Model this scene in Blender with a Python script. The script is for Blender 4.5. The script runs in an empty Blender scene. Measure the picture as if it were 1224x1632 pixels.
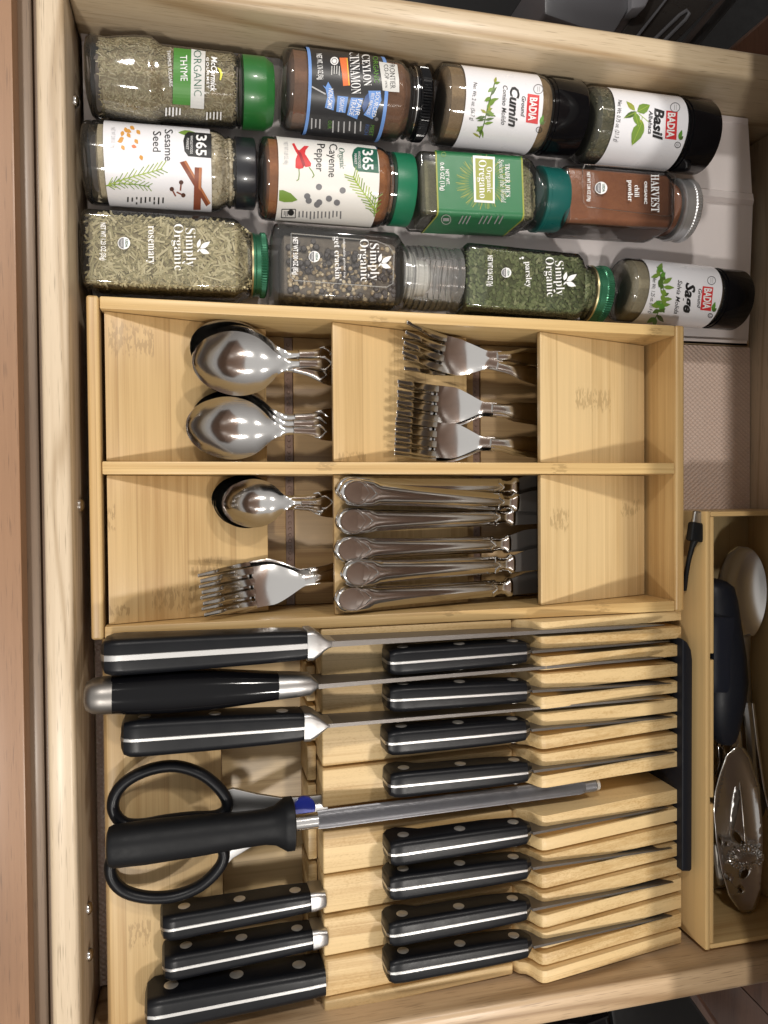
import bpy, bmesh, math, random
from mathutils import Vector, Matrix
from mathutils.geometry import tessellate_polygon
random.seed(7)
R = math.radians
SC = bpy.context.scene
COL = SC.collection

# ------------------------------------------------------------------ camera
H = 0.51                                   # lens height above the drawer bottom (m)
FPX = 1224.0                               # focal length in photo pixels (photo is 1224 x 1632)
_X = Vector((5592-612, 751-816, FPX)).normalized()
_c = -(_X.x*0.008+_X.y)/_X.z
_Y = Vector((0.008, 1, _c)).normalized()
_Z = _X.cross(_Y)
CAMR = (_X, -_Y, -_Z)                      # world axes seen in (right, down, forward)
def ray(px, py):
    r = Vector(((px-612)/FPX, (py-816)/FPX, 1.0))
    return Vector((CAMR[0].dot(r), CAMR[1].dot(r), CAMR[2].dot(r)))
def at(px, py, z):
    w = ray(px, py); t = (z-H)/w.z
    return Vector((w.x*t, w.y*t, z))
EYE = Vector((0, 0, H))
cam = bpy.data.cameras.new('camera')
cam.sensor_fit = 'VERTICAL'; cam.sensor_height = 36; cam.sensor_width = 27; cam.lens = 27.0
cam.clip_start = 0.01; cam.clip_end = 50
co = bpy.data.objects.new('camera', cam); COL.objects.link(co)
right = Vector((CAMR[0].x, CAMR[1].x, CAMR[2].x)); down = Vector((CAMR[0].y, CAMR[1].y, CAMR[2].y)); fwd = Vector((CAMR[0].z, CAMR[1].z, CAMR[2].z))
m3 = Matrix((right, -down, -fwd)).transposed()
co.matrix_world = Matrix.Translation(EYE) @ m3.to_4x4()
SC.camera = co
# ------------------------------------------------------------------ world and lamps (four kitchen downlights)
W = bpy.data.worlds.new('World'); SC.world = W; W.use_nodes = True
_b = W.node_tree.nodes['Background']                     # plain room light: pale ceiling overhead, dimmer walls
_tc = W.node_tree.nodes.new('ShaderNodeTexCoord'); _sx = W.node_tree.nodes.new('ShaderNodeSeparateXYZ'); _rp = W.node_tree.nodes.new('ShaderNodeValToRGB')
W.node_tree.links.new(_tc.outputs['Generated'], _sx.inputs[0]); W.node_tree.links.new(_sx.outputs[2], _rp.inputs[0]); W.node_tree.links.new(_rp.outputs[0], _b.inputs[0])
_rp.color_ramp.elements[0].position = .10; _rp.color_ramp.elements[0].color = (.20, .175, .155, 1)
_rp.color_ramp.elements[1].position = .92; _rp.color_ramp.elements[1].color = (1.0, .97, .93, 1)
_b.inputs[1].default_value = 0.78
def downlight(name, loc, aim, watts, size):
    l = bpy.data.lights.new(name, 'AREA'); l.shape = 'DISK'; l.size = size; l.energy = watts; l.color = (1.0, .95, .88)
    o = bpy.data.objects.new(name, l); COL.objects.link(o); o.location = loc
    d = Vector(aim)-Vector(loc); o.rotation_euler = d.to_track_quat('-Z', 'Y').to_euler()
for _l in ((-.34, .88, 1.32), (-.34, -.69, 1.32), (.50, .95, 1.36), (.50, -.78, 1.36)):
    downlight('ceiling_downlight', _l, (.1, 0, 0), 8.0, .10)
SC.view_settings.view_transform = 'Standard'; SC.view_settings.look = 'None'
SC.view_settings.exposure = -0.10; SC.view_settings.gamma = 1.0
SC.cycles.max_bounces = 14; SC.cycles.transparent_max_bounces = 24; SC.cycles.caustics_reflective = False; SC.cycles.caustics_refractive = False
SC.cycles.use_denoising = True

# ------------------------------------------------------------------ materials
def s2l(c):
    return tuple(((v/255)/12.92 if v/255 <= .04045 else ((v/255+.055)/1.055)**2.4) for v in c)
class NT:
    def __init__(s, name):
        s.m = bpy.data.materials.new(name); s.m.use_nodes = True; s.t = s.m.node_tree
        s.b = s.t.nodes['Principled BSDF']; s.out = s.t.nodes['Material Output']
    def n(s, typ, **kw):
        x = s.t.nodes.new(typ)
        for k, v in kw.items():
            if k.startswith('i_'):
                k2 = k[2:]; k2 = int(k2) if k2.isdigit() else k2.replace('_', ' ')
                if hasattr(v, 'is_output') or isinstance(v, bpy.types.NodeSocket): s.t.links.new(v, x.inputs[k2])
                else: x.inputs[k2].default_value = v
            else: setattr(x, k, v)
        return x
    def link(s, a, b): s.t.links.new(a, b)
    def math(s, op, a, b=None, c=None):
        x = s.n('ShaderNodeMath', operation=op)
        for i, v in enumerate((a, b, c)):
            if v is None: continue
            if isinstance(v, (int, float)): x.inputs[i].default_value = v
            else: s.link(v, x.inputs[i])
        return x.outputs[0]
    def mix(s, f, a, b, mode='MIX'):
        x = s.n('ShaderNodeMix', data_type='RGBA', blend_type=mode)
        for i, v in ((0, f), (6, a), (7, b)):
            if isinstance(v, (int, float)): x.inputs[i].default_value = v
            elif isinstance(v, tuple): x.inputs[i].default_value = (*v[:3], 1)
            else: s.link(v, x.inputs[i])
        return x.outputs[2]
    def ramp(s, f, stops):
        x = s.n('ShaderNodeValToRGB'); s.link(f, x.inputs[0]); e = x.color_ramp.elements
        while len(e) < len(stops): e.new(.5)
        for k, (p, c) in enumerate(stops):
            e[k].position = p; e[k].color = (*c[:3], 1) if isinstance(c, tuple) else (c, c, c, 1)
        return x.outputs[0]
    def coord(s, scale, rand=True):
        g = s.n('ShaderNodeNewGeometry').outputs['Position']
        if rand:
            r = s.n('ShaderNodeObjectInfo').outputs['Random']
            v = s.n('ShaderNodeCombineXYZ', i_0=s.math('MULTIPLY', r, 3.1), i_1=s.math('MULTIPLY', r, 1.7), i_2=s.math('MULTIPLY', r, 2.3)).outputs[0]
            g = s.n('ShaderNodeVectorMath', operation='ADD', i_0=g, i_1=v).outputs[0]
        return s.n('ShaderNodeVectorMath', operation='MULTIPLY', i_0=g, i_1=scale).outputs[0]
    def noise(s, vec, detail=2, rough=.5, dist=0, scale=1):
        x = s.n('ShaderNodeTexNoise', i_Vector=vec, i_Scale=scale, i_Detail=detail, i_Roughness=rough, i_Distortion=dist)
        return x.outputs[0]
    def bump(s, h, strength, dist=.001):
        x = s.n('ShaderNodeBump', i_Height=h, i_Strength=strength, i_Distance=dist)
        s.link(x.outputs[0], s.b.inputs['Normal'])
    def set(s, **kw):
        for k, v in kw.items():
            i = s.b.inputs[k.replace('_', ' ')]
            if isinstance(v, bpy.types.NodeSocket): s.link(v, i)
            else: i.default_value = (*v, 1) if isinstance(v, tuple) and len(v) == 3 else v
        return s

def plain(name, c, rough=.5, metal=0, coat=0, spec=.5, bumpy=0, vary=.0, bscale=900):
    t = NT(name)
    col = c
    if vary:
        n = t.noise(t.coord((220, 220, 220)), 4, .6)
        col = t.mix(n, tuple(v*(1-vary) for v in c), tuple(min(1, v*(1+vary)) for v in c))
    rn = t.noise(t.coord((130, 130, 130)), 4, .65)
    t.set(Base_Color=col, Roughness=t.math('MULTIPLY', t.math('ADD', t.math('MULTIPLY', rn, .55), .72), rough), Metallic=metal)
    t.b.inputs['Specular IOR Level'].default_value = spec
    if coat: t.b.inputs['Coat Weight'].default_value = coat; t.b.inputs['Coat Roughness'].default_value = .08
    if bumpy: t.bump(t.noise(t.coord((bscale,)*3), 3, .6), bumpy, .0004)
    return t.m

def bamboo(name, axis, light, dark, knots=(), end=False, rough=.42, strip=.019, speck=False):
    """laminated bamboo: fine fibres along the axis, glued strips, knuckle marks"""
    t = NT(name)
    a, c = (0, 1) if axis == 'X' else (1, 0)
    sc = [260, 260, 260]; sc[a] = 5
    fib = t.noise(t.coord(tuple(sc)), 3, .6)
    sc2 = [1500, 1500, 1500]; sc2[a] = 16
    fine = t.noise(t.coord(tuple(sc2)), 2, .6)
    sep = t.n('ShaderNodeSeparateXYZ', i_0=t.coord((1, 1, 1))).outputs
    st = t.math('FLOOR', t.math('DIVIDE', sep[c], strip))
    wn = t.n('ShaderNodeTexWhiteNoise', noise_dimensions='1D'); t.link(st, wn.inputs['W'])
    low = t.noise(t.coord((14, 14, 14)), 2)
    f = t.math('ADD', t.math('ADD', t.math('MULTIPLY', fib, .95), -.10), t.math('MULTIPLY', fine, .45))
    f = t.math('ADD', f, t.math('MULTIPLY', t.math('SUBTRACT', wn.outputs[0], .5), .42))
    f = t.math('ADD', f, t.math('MULTIPLY', t.math('SUBTRACT', low, .5), .35))
    if speck:                                   # cut fibre bundles: fine rows of dots
        s5 = [520, 1150, 1150]
        sk = t.noise(t.coord(tuple(s5)), 1, .4)
        f = t.math('SUBTRACT', f, t.math('MULTIPLY', t.math('MULTIPLY', t.ramp(sk, [(.50, 0.0), (.64, 1.0)]), t.ramp(t.noise(t.coord((30, 90, 90)), 2), [(.35, .25), (.65, 1.0)])), .17))
    col = t.ramp(f, [(.25, dark), (.62, light), (.95, tuple(min(1, v*1.10) for v in light))])
    fr = t.math('ABSOLUTE', t.math('SUBTRACT', t.math('FRACT', t.math('DIVIDE', sep[c], strip)), .5))
    col = t.mix(t.ramp(fr, [(.484, 0.0), (.497, .55)]), col, tuple(v*.80 for v in dark))   # glue lines between strips
    if knots:
        p = t.n('ShaderNodeSeparateXYZ', i_0=t.n('ShaderNodeNewGeometry').outputs['Position']).outputs
        vec = t.n('ShaderNodeNewGeometry').outputs['Position']
        s3 = [900, 900, 900]; s3[a] = 60
        jig = t.noise(t.n('ShaderNodeVectorMath', operation='MULTIPLY', i_0=vec, i_1=tuple(s3)).outputs[0], 3, .7)
        s4 = [700, 700, 700]; s4[a] = 190
        dash = t.noise(t.n('ShaderNodeVectorMath', operation='MULTIPLY', i_0=vec, i_1=tuple(s4)).outputs[0], 2, .5)
        tot = None
        for (kx, ky, hc, ha) in knots:          # centre x, y, half-size across the grain, half-size along it
            kc, ka = ((ky, kx) if axis == 'X' else (kx, ky))
            d1 = t.math('ABSOLUTE', t.math('DIVIDE', t.math('SUBTRACT', p[c], kc), hc))
            d2 = t.math('ABSOLUTE', t.math('DIVIDE', t.math('SUBTRACT', t.math('ADD', p[a], t.math('MULTIPLY', t.math('SUBTRACT', jig, .5), ha*2.4)), ka), ha))
            msk = t.math('MULTIPLY', t.math('LESS_THAN', d1, 1.0), t.math('MAXIMUM', t.math('SUBTRACT', 1.0, d2), 0.0))
            tot = msk if tot is None else t.math('MAXIMUM', tot, msk)
        kf = t.math('MINIMUM', t.math('MULTIPLY', t.math('MULTIPLY', tot, 2.0), t.ramp(dash, [(.47, 0.0), (.55, 1.0)])), .50)
        col = t.mix(kf, col, tuple(v*.62 for v in dark))
    t.set(Base_Color=col, Roughness=rough)
    t.b.inputs['Coat Weight'].default_value = .15; t.b.inputs['Coat Roughness'].default_value = .3
    t.bump(f, .10, .0003)
    return t.m

def pine(name, axis, light, dark, ring=9.0, rough=.45, across=(13, 13), along=1.6):
    t = NT(name)
    a = 'XYZ'.index(axis)
    sc = [across[0], across[0], across[0]]; sc[a] = along
    n = t.noise(t.coord(tuple(sc)), 1.5, .45, .25)
    rg = t.math('SINE', t.math('MULTIPLY', n, ring*6.283))
    rg = t.math('POWER', t.math('ADD', t.math('MULTIPLY', rg, .5), .5), 5.0)
    sf = [420, 420, 420]; sf[a] = 9
    fib = t.noise(t.coord(tuple(sf)), 3, .65)
    sp = [1500, 1500, 1500]; sp[a] = 60
    por = t.noise(t.coord(tuple(sp)), 1, .5)
    low = t.noise(t.coord((9, 9, 9)), 2)
    f = t.math('ADD', t.math('MULTIPLY', rg, .55), t.math('MULTIPLY', t.math('SUBTRACT', fib, .3), .80))
    f = t.math('ADD', f, t.math('MULTIPLY', t.math('SUBTRACT', low, .5), .45))
    col = t.ramp(f, [(.12, light), (.85, dark)])
    col = t.mix(t.ramp(por, [(.62, 0.0), (.74, .55)]), col, tuple(v*.55 for v in dark))
    t.set(Base_Color=col, Roughness=rough)
    t.b.inputs['Coat Weight'].default_value = .25; t.b.inputs['Coat Roughness'].default_value = .25
    t.bump(t.math('ADD', fib, t.math('MULTIPLY', rg, .3)), .12, .0004)
    return t.m

def glass(name, tint, edge, lo=.05, haze=0):
    """thin bottle glass: clear in the middle, thicker and darker where it turns away"""
    t = NT(name); t.t.nodes.remove(t.b)
    lw = t.n('ShaderNodeLayerWeight', i_Blend=.5).outputs['Facing']
    k = t.ramp(lw, [(.0, 0.0), (.74, .05), (.93, .40), (1.0, 1.0)])
    tr = t.n('ShaderNodeBsdfTransparent', i_Color=t.mix(k, tint, edge))
    wob = t.n('ShaderNodeBump', i_Height=t.noise(t.coord((110, 110, 110)), 2, .5), i_Strength=.05, i_Distance=.002)
    gl = t.n('ShaderNodeBsdfGlossy', i_Roughness=.06, i_Color=(1, 1, 1, 1), i_Normal=wob.outputs[0])
    fr = t.n('ShaderNodeFresnel', i_IOR=1.5, i_Normal=wob.outputs[0]).outputs[0]
    base = tr.outputs[0]
    if haze:                                     # milky plastic; in glass the whitening imitates refracted light
        base = t.n('ShaderNodeMixShader', i_0=haze, i_1=base, i_2=t.n('ShaderNodeBsdfDiffuse', i_Color=(.85, .85, .83, 1)).outputs[0]).outputs[0]
    mx = t.n('ShaderNodeMixShader', i_0=t.math('MINIMUM', t.math('ADD', fr, lo-.04), 1.0), i_1=base, i_2=gl.outputs[0])
    t.link(mx.outputs[0], t.out.inputs[0])
    return t.m

def powder(name, c1, c2, scale=700, contrast=.5, rough=.9):
    t = NT(name)
    n = t.noise(t.coord((scale,)*3), 4, .75)
    m = t.noise(t.coord((70, 70, 70)), 3, .6)
    f = t.math('ADD', n, t.math('MULTIPLY', t.math('SUBTRACT', m, .5), .8))
    t.set(Base_Color=t.ramp(f, [(.5-contrast/2, c1), (.5+contrast/2, c2)]), Roughness=rough)
    t.bump(f, .6, .0008)
    return t.m

def flake_mat(name, cols, rough=.85):
    """one colour per flake (islands), scattered between the given colours"""
    t = NT(name)
    r = t.n('ShaderNodeNewGeometry').outputs['Random Per Island']
    n = len(cols)
    t.set(Base_Color=t.ramp(r, [(k/(max(1, n-1)), c) for k, c in enumerate(cols)]), Roughness=rough)
    return t.m

BAM_L, BAM_D = (.575, .395, .18), (.43, .265, .105)
M = {}
M['pine_x'] = pine('pine_along_x', 'X', (.57, .455, .305), (.36, .245, .13), ring=10, across=(10, 10), along=1.3)
M['pine_y'] = pine('pine_along_y', 'Y', (.59, .475, .335), (.39, .285, .175), ring=6, across=(40, 40), along=3)
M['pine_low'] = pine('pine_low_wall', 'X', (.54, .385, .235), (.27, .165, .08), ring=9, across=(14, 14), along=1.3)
M['maple'] = pine('reddish_maple', 'Y', (.285, .155, .080), (.205, .105, .052), ring=4)
M['maple_dark'] = pine('brown_trim_wood', 'Y', (.20, .135, .085), (.14, .09, .055), ring=4)
M['cabinet'] = pine('brown_cabinet_wood', 'Z', (.24, .145, .10), (.17, .10, .065), ring=4)
M['redfloor'] = pine('reddish_cabinet_board', 'Y', (.20, .095, .055), (.11, .05, .03), ring=3)
M['bam_x'] = bamboo('bamboo_along_x', 'X', BAM_L, BAM_D)
M['bam_y'] = bamboo('bamboo_along_y', 'Y', BAM_L, BAM_D)
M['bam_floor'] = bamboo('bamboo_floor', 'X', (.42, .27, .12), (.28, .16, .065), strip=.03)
M['block'] = bamboo('bamboo_block', 'X', (.635, .46, .232), (.46, .295, .12), strip=.012, rough=.5, speck=True)
def _steel():
    t = NT('polished_steel'); n = t.noise(t.coord((60, 60, 60), False), 3, .6); sc = t.noise(t.coord((90, 1700, 400), False), 2, .6)
    t.set(Base_Color=(.66, .645, .63), Metallic=1.0, Roughness=t.math('ADD', .05, t.math('MULTIPLY', t.math('ADD', n, sc), .065)))
    t.bump(sc, .05, .0003); return t.m
M['steel'] = _steel()
M['steel_brush'] = (lambda t: (t.set(Base_Color=(.46, .455, .45), Metallic=1.0, Roughness=.37), t.bump(t.noise(t.coord((1600, 1600, 60)), 2), .08, .0002), t.m)[-1])(NT('brushed_steel'))
M['blade'] = NT('blade_steel').set(Base_Color=(.20, .185, .172), Metallic=.9, Roughness=.46).m
M['steel_satin'] = NT('satin_steel').set(Base_Color=(.68, .665, .65), Metallic=1.0, Roughness=.22).m
M['steel_dull'] = plain('dull_steel_pin', (.62, .59, .54), .45, .85)
M['hblack'] = plain('black_handle_plastic', (.005, .0055, .0072), .34, spec=.22, bumpy=.04)
M['hgloss'] = plain('glossy_black_handle', (.0035, .0035, .0045), .10, spec=.26)
M['hmatte'] = plain('matte_black_rubber', (.006, .0065, .0078), .5, spec=.2, bumpy=.12)
M['navyblack'] = plain('blue_black_plastic', (.008, .0095, .0145), .45, spec=.25, bumpy=.05)
M['black'] = plain('flat_black', (.008, .008, .009), .55)
M['greyplastic'] = plain('grey_plastic', (.10, .10, .11), .35)
M['bluecap'] = plain('blue_plastic', (.015, .03, .30), .3, coat=.3)

# ------------------------------------------------------------------ mesh helpers
class MB:
    def __init__(s): s.v = []; s.f = []
    def add(s, vs, fs):
        o = len(s.v); s.v += [tuple(x) for x in vs]; s.f += [tuple(i+o for i in f) for f in fs]
    def box(s, x0, x1, y0, y1, z0, z1):
        s.add([(x, y, z) for x in (x0, x1) for y in (y0, y1) for z in (z0, z1)],
              [(0, 1, 3, 2), (4, 6, 7, 5), (0, 4, 5, 1), (2, 3, 7, 6), (0, 2, 6, 4), (1, 5, 7, 3)])
    def rings(s, rings, closed=True, cap=True, loop=False):
        o = len(s.v); n = len(rings[0]); k = len(rings)
        for r in rings: s.v += [tuple(p) for p in r]
        rng = range(k if loop else k-1)
        for i in rng:
            j = (i+1) % k
            for a in range(n if closed else n-1):
                b = (a+1) % n
                s.f.append((o+i*n+a, o+i*n+b, o+j*n+b, o+j*n+a))
        if cap and not loop:
            s.f.append(tuple(o+a for a in reversed(range(n)))); s.f.append(tuple(o+(k-1)*n+a for a in range(n)))
    def loft(s, st, n=48, cap=True):
        """stations (x, half width y, half height z, corner radius, z offset) along local x"""
        s.rings([rrect(*q, n=n) for q in st], cap=cap)
    def lathe(s, prof, n=48, cap=True, zc=0, ridge=None):
        rs = []
        for q in prof:
            x, r = q[:2]; amp = q[2] if len(q) > 2 else 0
            rs.append([(x, (r+amp*math.cos(k*math.pi))*math.cos(2*math.pi*k/n), (r+amp*math.cos(k*math.pi))*math.sin(2*math.pi*k/n)+zc) for k in range(n)])
        s.rings(rs, cap=cap)
    def tube(s, pts, rad, n=10, loop=False, flat=1.0):
        pts = [Vector(p) for p in pts]; k = len(pts); rs = []
        for i, p in enumerate(pts):
            a = pts[(i-1) % k] if (loop or i) else p; b = pts[(i+1) % k] if (loop or i < k-1) else p
            d = (b-a).normalized(); up = Vector((0, 0, 1))
            if abs(d.z) > .95: up = Vector((1, 0, 0))
            sd = d.cross(up).normalized(); u2 = sd.cross(d)
            r = rad[i] if isinstance(rad, (list, tuple)) else rad
            rs.append([p+sd*(r*math.cos(2*math.pi*q/n))+u2*(r*flat*math.sin(2*math.pi*q/n)) for q in range(n)])
        s.rings(rs, loop=loop)
    def grid(s, P, thick=None):
        """P[i][j] points; with thick, a closed slab"""
        n, k = len(P), len(P[0]); o = len(s.v)
        for r in P: s.v += [tuple(p) for p in r]
        q = lambda i, j: o+i*k+j
        for i in range(n-1):
            for j in range(k-1): s.f.append((q(i, j), q(i+1, j), q(i+1, j+1), q(i, j+1)))
        if thick:
            o2 = len(s.v)
            for r in P: s.v += [(p[0], p[1], p[2]-thick) for p in r]
            w = lambda i, j: o2+i*k+j
            for i in range(n-1):
                for j in range(k-1): s.f.append((w(i, j), w(i, j+1), w(i+1, j+1), w(i+1, j)))
            for i in range(n-1):
                s.f.append((q(i, 0), w(i, 0), w(i+1, 0), q(i+1, 0))); s.f.append((q(i, k-1), q(i+1, k-1), w(i+1, k-1), w(i, k-1)))
            for j in range(k-1):
                s.f.append((q(0, j), q(0, j+1), w(0, j+1), w(0, j))); s.f.append((q(n-1, j), w(n-1, j), w(n-1, j+1), q(n-1, j+1)))
    def ball(s, c, r, n=8, m=5, sc=(1, 1, 1)):
        rs = []
        for i in range(1, m):
            t = math.pi*i/m
            rs.append([(c[0]+sc[0]*r*math.sin(t)*math.cos(2*math.pi*k/n), c[1]+sc[1]*r*math.sin(t)*math.sin(2*math.pi*k/n), c[2]+sc[2]*r*math.cos(t)) for k in range(n)])
        s.rings(rs)
    def build(s, name, mat, parent=None, bevel=0, seg=2, smooth=40, label=None, kind=None, recalc=True):
        me = bpy.data.meshes.new(name); me.from_pydata(s.v, [], s.f)
        if recalc or bevel:
            bm = bmesh.new(); bm.from_mesh(me)
            bmesh.ops.remove_doubles(bm, verts=bm.verts, dist=1e-7)
            bmesh.ops.recalc_face_normals(bm, faces=bm.faces)
            if bevel:
                ed = [e for e in bm.edges if len(e.link_faces) == 2 and e.calc_face_angle(0) > R(35)]
                bmesh.ops.bevel(bm, geom=ed, offset=bevel, segments=seg, affect='EDGES', profile=.5, clamp_overlap=True)
            bm.to_mesh(me); bm.free()
        for mt in (mat if isinstance(mat, (list, tuple)) else [mat]): me.materials.append(mt)
        if smooth:
            me.polygons.foreach_set('use_smooth', [True]*len(me.polygons))
            me.set_sharp_from_angle(angle=R(smooth))
        o = bpy.data.objects.new(name, me); COL.objects.link(o)
        if parent: o.parent = parent
        if label: o['label'] = label
        if kind: o['kind'] = kind
        return o

def rrect(x, hw, hh, r, zo=0, n=48, yo=0):
    r = min(r, hw, hh); out = []; q = n//4
    for c, (sy, sz) in enumerate(((1, 1), (-1, 1), (-1, -1), (1, -1))):
        for k in range(q):
            a = math.pi/2*(c+(k/(q-1)))
            out.append((x, sy*(hw-r)+r*math.cos(a)+yo, sz*(hh-r)+r*math.sin(a)+zo))
    return out

def thing(name, label, cat, loc=(0, 0, 0), rot=(0, 0, 0), group=None):
    o = bpy.data.objects.new(name, None); COL.objects.link(o)
    o.location = loc; o.rotation_euler = rot; o['label'] = label; o['category'] = cat; o.empty_display_size = .01
    if group: o['group'] = group
    o.matrix_world = Matrix.LocRotScale(Vector(loc), o.rotation_euler, None)
    return o
def tag(o, label, cat, group=None, kind=None):
    o['label'] = label
    if cat: o['category'] = cat
    if group: o['group'] = group
    if kind: o['kind'] = kind
    return o
def copy_tree(o, parent=None):
    c = o.copy(); COL.objects.link(c)
    if parent: c.parent = parent
    for ch in list(o.children): copy_tree(ch, c)
    return c
def frame(p0, p1):
    """rotation that lays local +x from p0 to p1 with local z up"""
    d = (p1-p0); L = d.length
    return (0, -math.asin(d.z/L), math.atan2(d.y, d.x)), L

# ================================================================== SETTING
gp = MB(); gp.box(-.6, 1.2, -1.0, 1.0, -.42, -.40)
o = gp.build('cabinet_floor', M['redfloor'], smooth=0); o['kind'] = 'structure'; o['label'] = 'dark reddish floor far below the open drawer'

# ------------------------------------------------------------------ the drawer
dr = thing('drawer', 'open pine kitchen drawer holding the spice bottles, cutlery tray and knife block', 'drawer', (0, 0, 0))
WT = .080
b = MB(); b.box(-.0768, -.0629, -.3278, .2861, -.012, WT); b.build('front_wall', M['pine_y'], dr, bevel=.0028, seg=3)
b = MB(); b.box(-.0627, .44, .2674, .2858, -.012, WT+.0002); b.build('side_wall', M['pine_x'], dr, bevel=.004, seg=3)
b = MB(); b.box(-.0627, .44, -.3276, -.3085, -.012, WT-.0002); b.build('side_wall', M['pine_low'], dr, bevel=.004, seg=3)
b = MB(); b.box(.4165, .4330, -.3083, .2672, -.012, WT-.0004); b.build('back_wall', M['pine_y'], dr, bevel=.002)
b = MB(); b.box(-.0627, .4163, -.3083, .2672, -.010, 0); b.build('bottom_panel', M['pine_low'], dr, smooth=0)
xa, xb, xc = at(33, 800, .079).x, at(34, 800, .066).x, at(64, 800, .066).x
b = MB(); b.box(-.135, xa, -.42, .38, -.10, .079); b.build('front_panel', M['maple'], dr, bevel=.0014, label='reddish polished wood front panel of the drawer')
b = MB(); b.box(xb+.0006, xc, -.42, .38, -.10, .066); b.build('trim_strip', M['maple_dark'], dr, bevel=.001)
b = MB(); b.box(xc+.0014, -.0770, -.42, .38, -.10, .070); b.build('trim_strip', M['maple_dark'], dr, bevel=.0008)
for (px, py, z, r_) in ((128, 805, .052, .0042), (140, 1447, .045, .0036), (142, 1521, .045, .0036), (131, 163, .045, .0036)):
    y = at(px, py, z).y
    b = MB(); b.lathe([(-.0631, r_), (-.0619, r_), (-.0607, r_*.75), (-.0602, r_*.3)], 16)
    s_ = b.build('screw', M['steel'], dr); s_.location = (0, y, z)

# liner: ribbed clear mat over the wood
lt = NT('liner_mat')
pv = lt.coord((1, 1, 1), False); sp = lt.n('ShaderNodeSeparateXYZ', i_0=pv).outputs
wx = lt.math('SINE', lt.math('MULTIPLY', sp[0], 6.283/.0042)); wy = lt.math('SINE', lt.math('MULTIPLY', sp[1], 6.283/.0034))
cell = lt.math('MULTIPLY', wx, wy)
lowf = lt.noise(lt.coord((60, 60, 60), False), 3, .6)
lt.set(Base_Color=lt.mix(lt.math('ADD', lt.math('MULTIPLY', lt.ramp(cell, [(.55, 0.0), (.9, 1.0)]), .55), lt.math('MULTIPLY', lowf, .35)), (.66, .50, .42), (.86, .71, .62)), Roughness=.35)
lt.b.inputs['Coat Weight'].default_value = .3
lt.bump(cell, .5, .0006)
b = MB(); b.box(-.0620, .4160, -.3078, .1120, .0004, .0016)
tag(b.build('drawer_liner', lt.m, smooth=0), 'pinkish translucent non-slip liner with small dimples on the drawer bottom', 'liner')

# tiered spice insert
it = NT('frosted_plastic')
it.set(Base_Color=(.84, .775, .765), Roughness=.22); it.b.inputs['Subsurface Weight'].default_value = .0
it.bump(it.noise(it.coord((40, 40, 40)), 3, .6), .25, .002)
prof = [(.1135, .0017), (.1135, .0085), (.1155, .0085), (.1165, .0045), (.160, .0065), (.1615, .0125), (.1650, .0145), (.166, .0145), (.2130, .0185), (.2145, .0245), (.218, .0268), (.219, .0258), (.2660, .0295), (.2668, .036)]
P_ = []
for k in range(60):
    x = -.0605+(.0605+.4150)*k/59
    row = []
    for (y, z) in prof:
        e = min(x, .4235*(H-z)/H-.006+.0022*math.sin(y*210)+.0012*math.sin(y*533)-.0008*(59-k)) if k > 50 else x
        row.append((e, y, z))
    P_.append(row)
b = MB(); b.grid(P_, .0012)
tag(b.build('spice_insert', it.m, smooth=30), 'white translucent plastic three tier spice rack insert lying under the bottles', 'spice rack')

# ------------------------------------------------------------------ things seen beyond the drawer's walls
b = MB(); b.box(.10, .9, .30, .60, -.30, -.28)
o = b.build('dark_backing', M['black'], smooth=0); o['kind'] = 'structure'; o['label'] = 'black sheet standing for the shade inside the open cabinet past the far drawer wall'  # black sheet in place of the cabinet's unlit interior
def slab_px(name, quad, z0, z1, mat, **kw):
    b = MB(); n = len(quad)
    top = [at(x, y, z1) for x, y in quad]; bot = [Vector((p.x, p.y, z0)) for p in top]
    b.rings([bot, top]); return b.build(name, mat, **kw)
g = thing('grey_bin', 'dark grey plastic bin in the cabinet beyond the far drawer wall', 'bin', at(940, 10, -.12))
def local(o, root):
    o.parent = root; o.matrix_parent_inverse = Matrix.Translation(root.location).inverted(); return o
local(slab_px('body', [(868, -60), (1003, -60), (1003, 14), (975, 60), (868, 22)], -.25, -.06, M['greyplastic'], bevel=.003), g)
local(slab_px('lid', [(1006, -60), (1062, -60), (1030, 10), (1007, 14)], -.2, -.055, plain('pale_grey_lid', (.20, .20, .22), .3), bevel=.002), g)
g = thing('baking_sheet', 'dark steel sheet with an embossed oblong groove in the cabinet', 'tray', at(1060, 30, -.15))
local(slab_px('sheet', [(1040, -20), (1140, 2), (1078, 66), (985, 60)], -.075, -.07, plain('dark_sheet_metal', (.055, .05, .047), .3, .6), bevel=.001), g)
b = MB(); b.tube([at(x, y, -.0695) for x, y in ((1040, 66), (1083, 24), (1094, 17), (1098, 22), (1092, 32), (1058, 66))], .0016, 8); local(b.build('groove_rim', M['greyplastic']), g)
local(slab_px('rail', [(1010, 62), (1070, -14), (1074, -14), (1014, 64)], -.073, -.066, M['greyplastic'], bevel=.0005), g)
o = slab_px('cabinet_side', [(1166, 78), (1300, -40), (1420, 120), (1224, 104)], -.20, -.10, M['redfloor'], bevel=.002)
tag(o, 'reddish brown cabinet side beyond the far corner of the drawer', 'cabinet')
o = slab_px('black_ledge', [(1092, 74), (1180, -30), (1200, -30), (1110, 78)], -.14, -.09, M['black'], bevel=.002); tag(o, 'thin black ledge between the steel sheet and the reddish cabinet', 'ledge')
g = thing('trash_bin', 'black plastic bin with a flat lid below the near drawer wall', 'bin', at(1000, 1620, -.12))
local(slab_px('lid', [(972, 1600), (1088, 1570), (1180, 1700), (990, 1720)], -.13, -.11, plain('black_lid', (.018, .019, .020), .4), bevel=.004), g)
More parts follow.
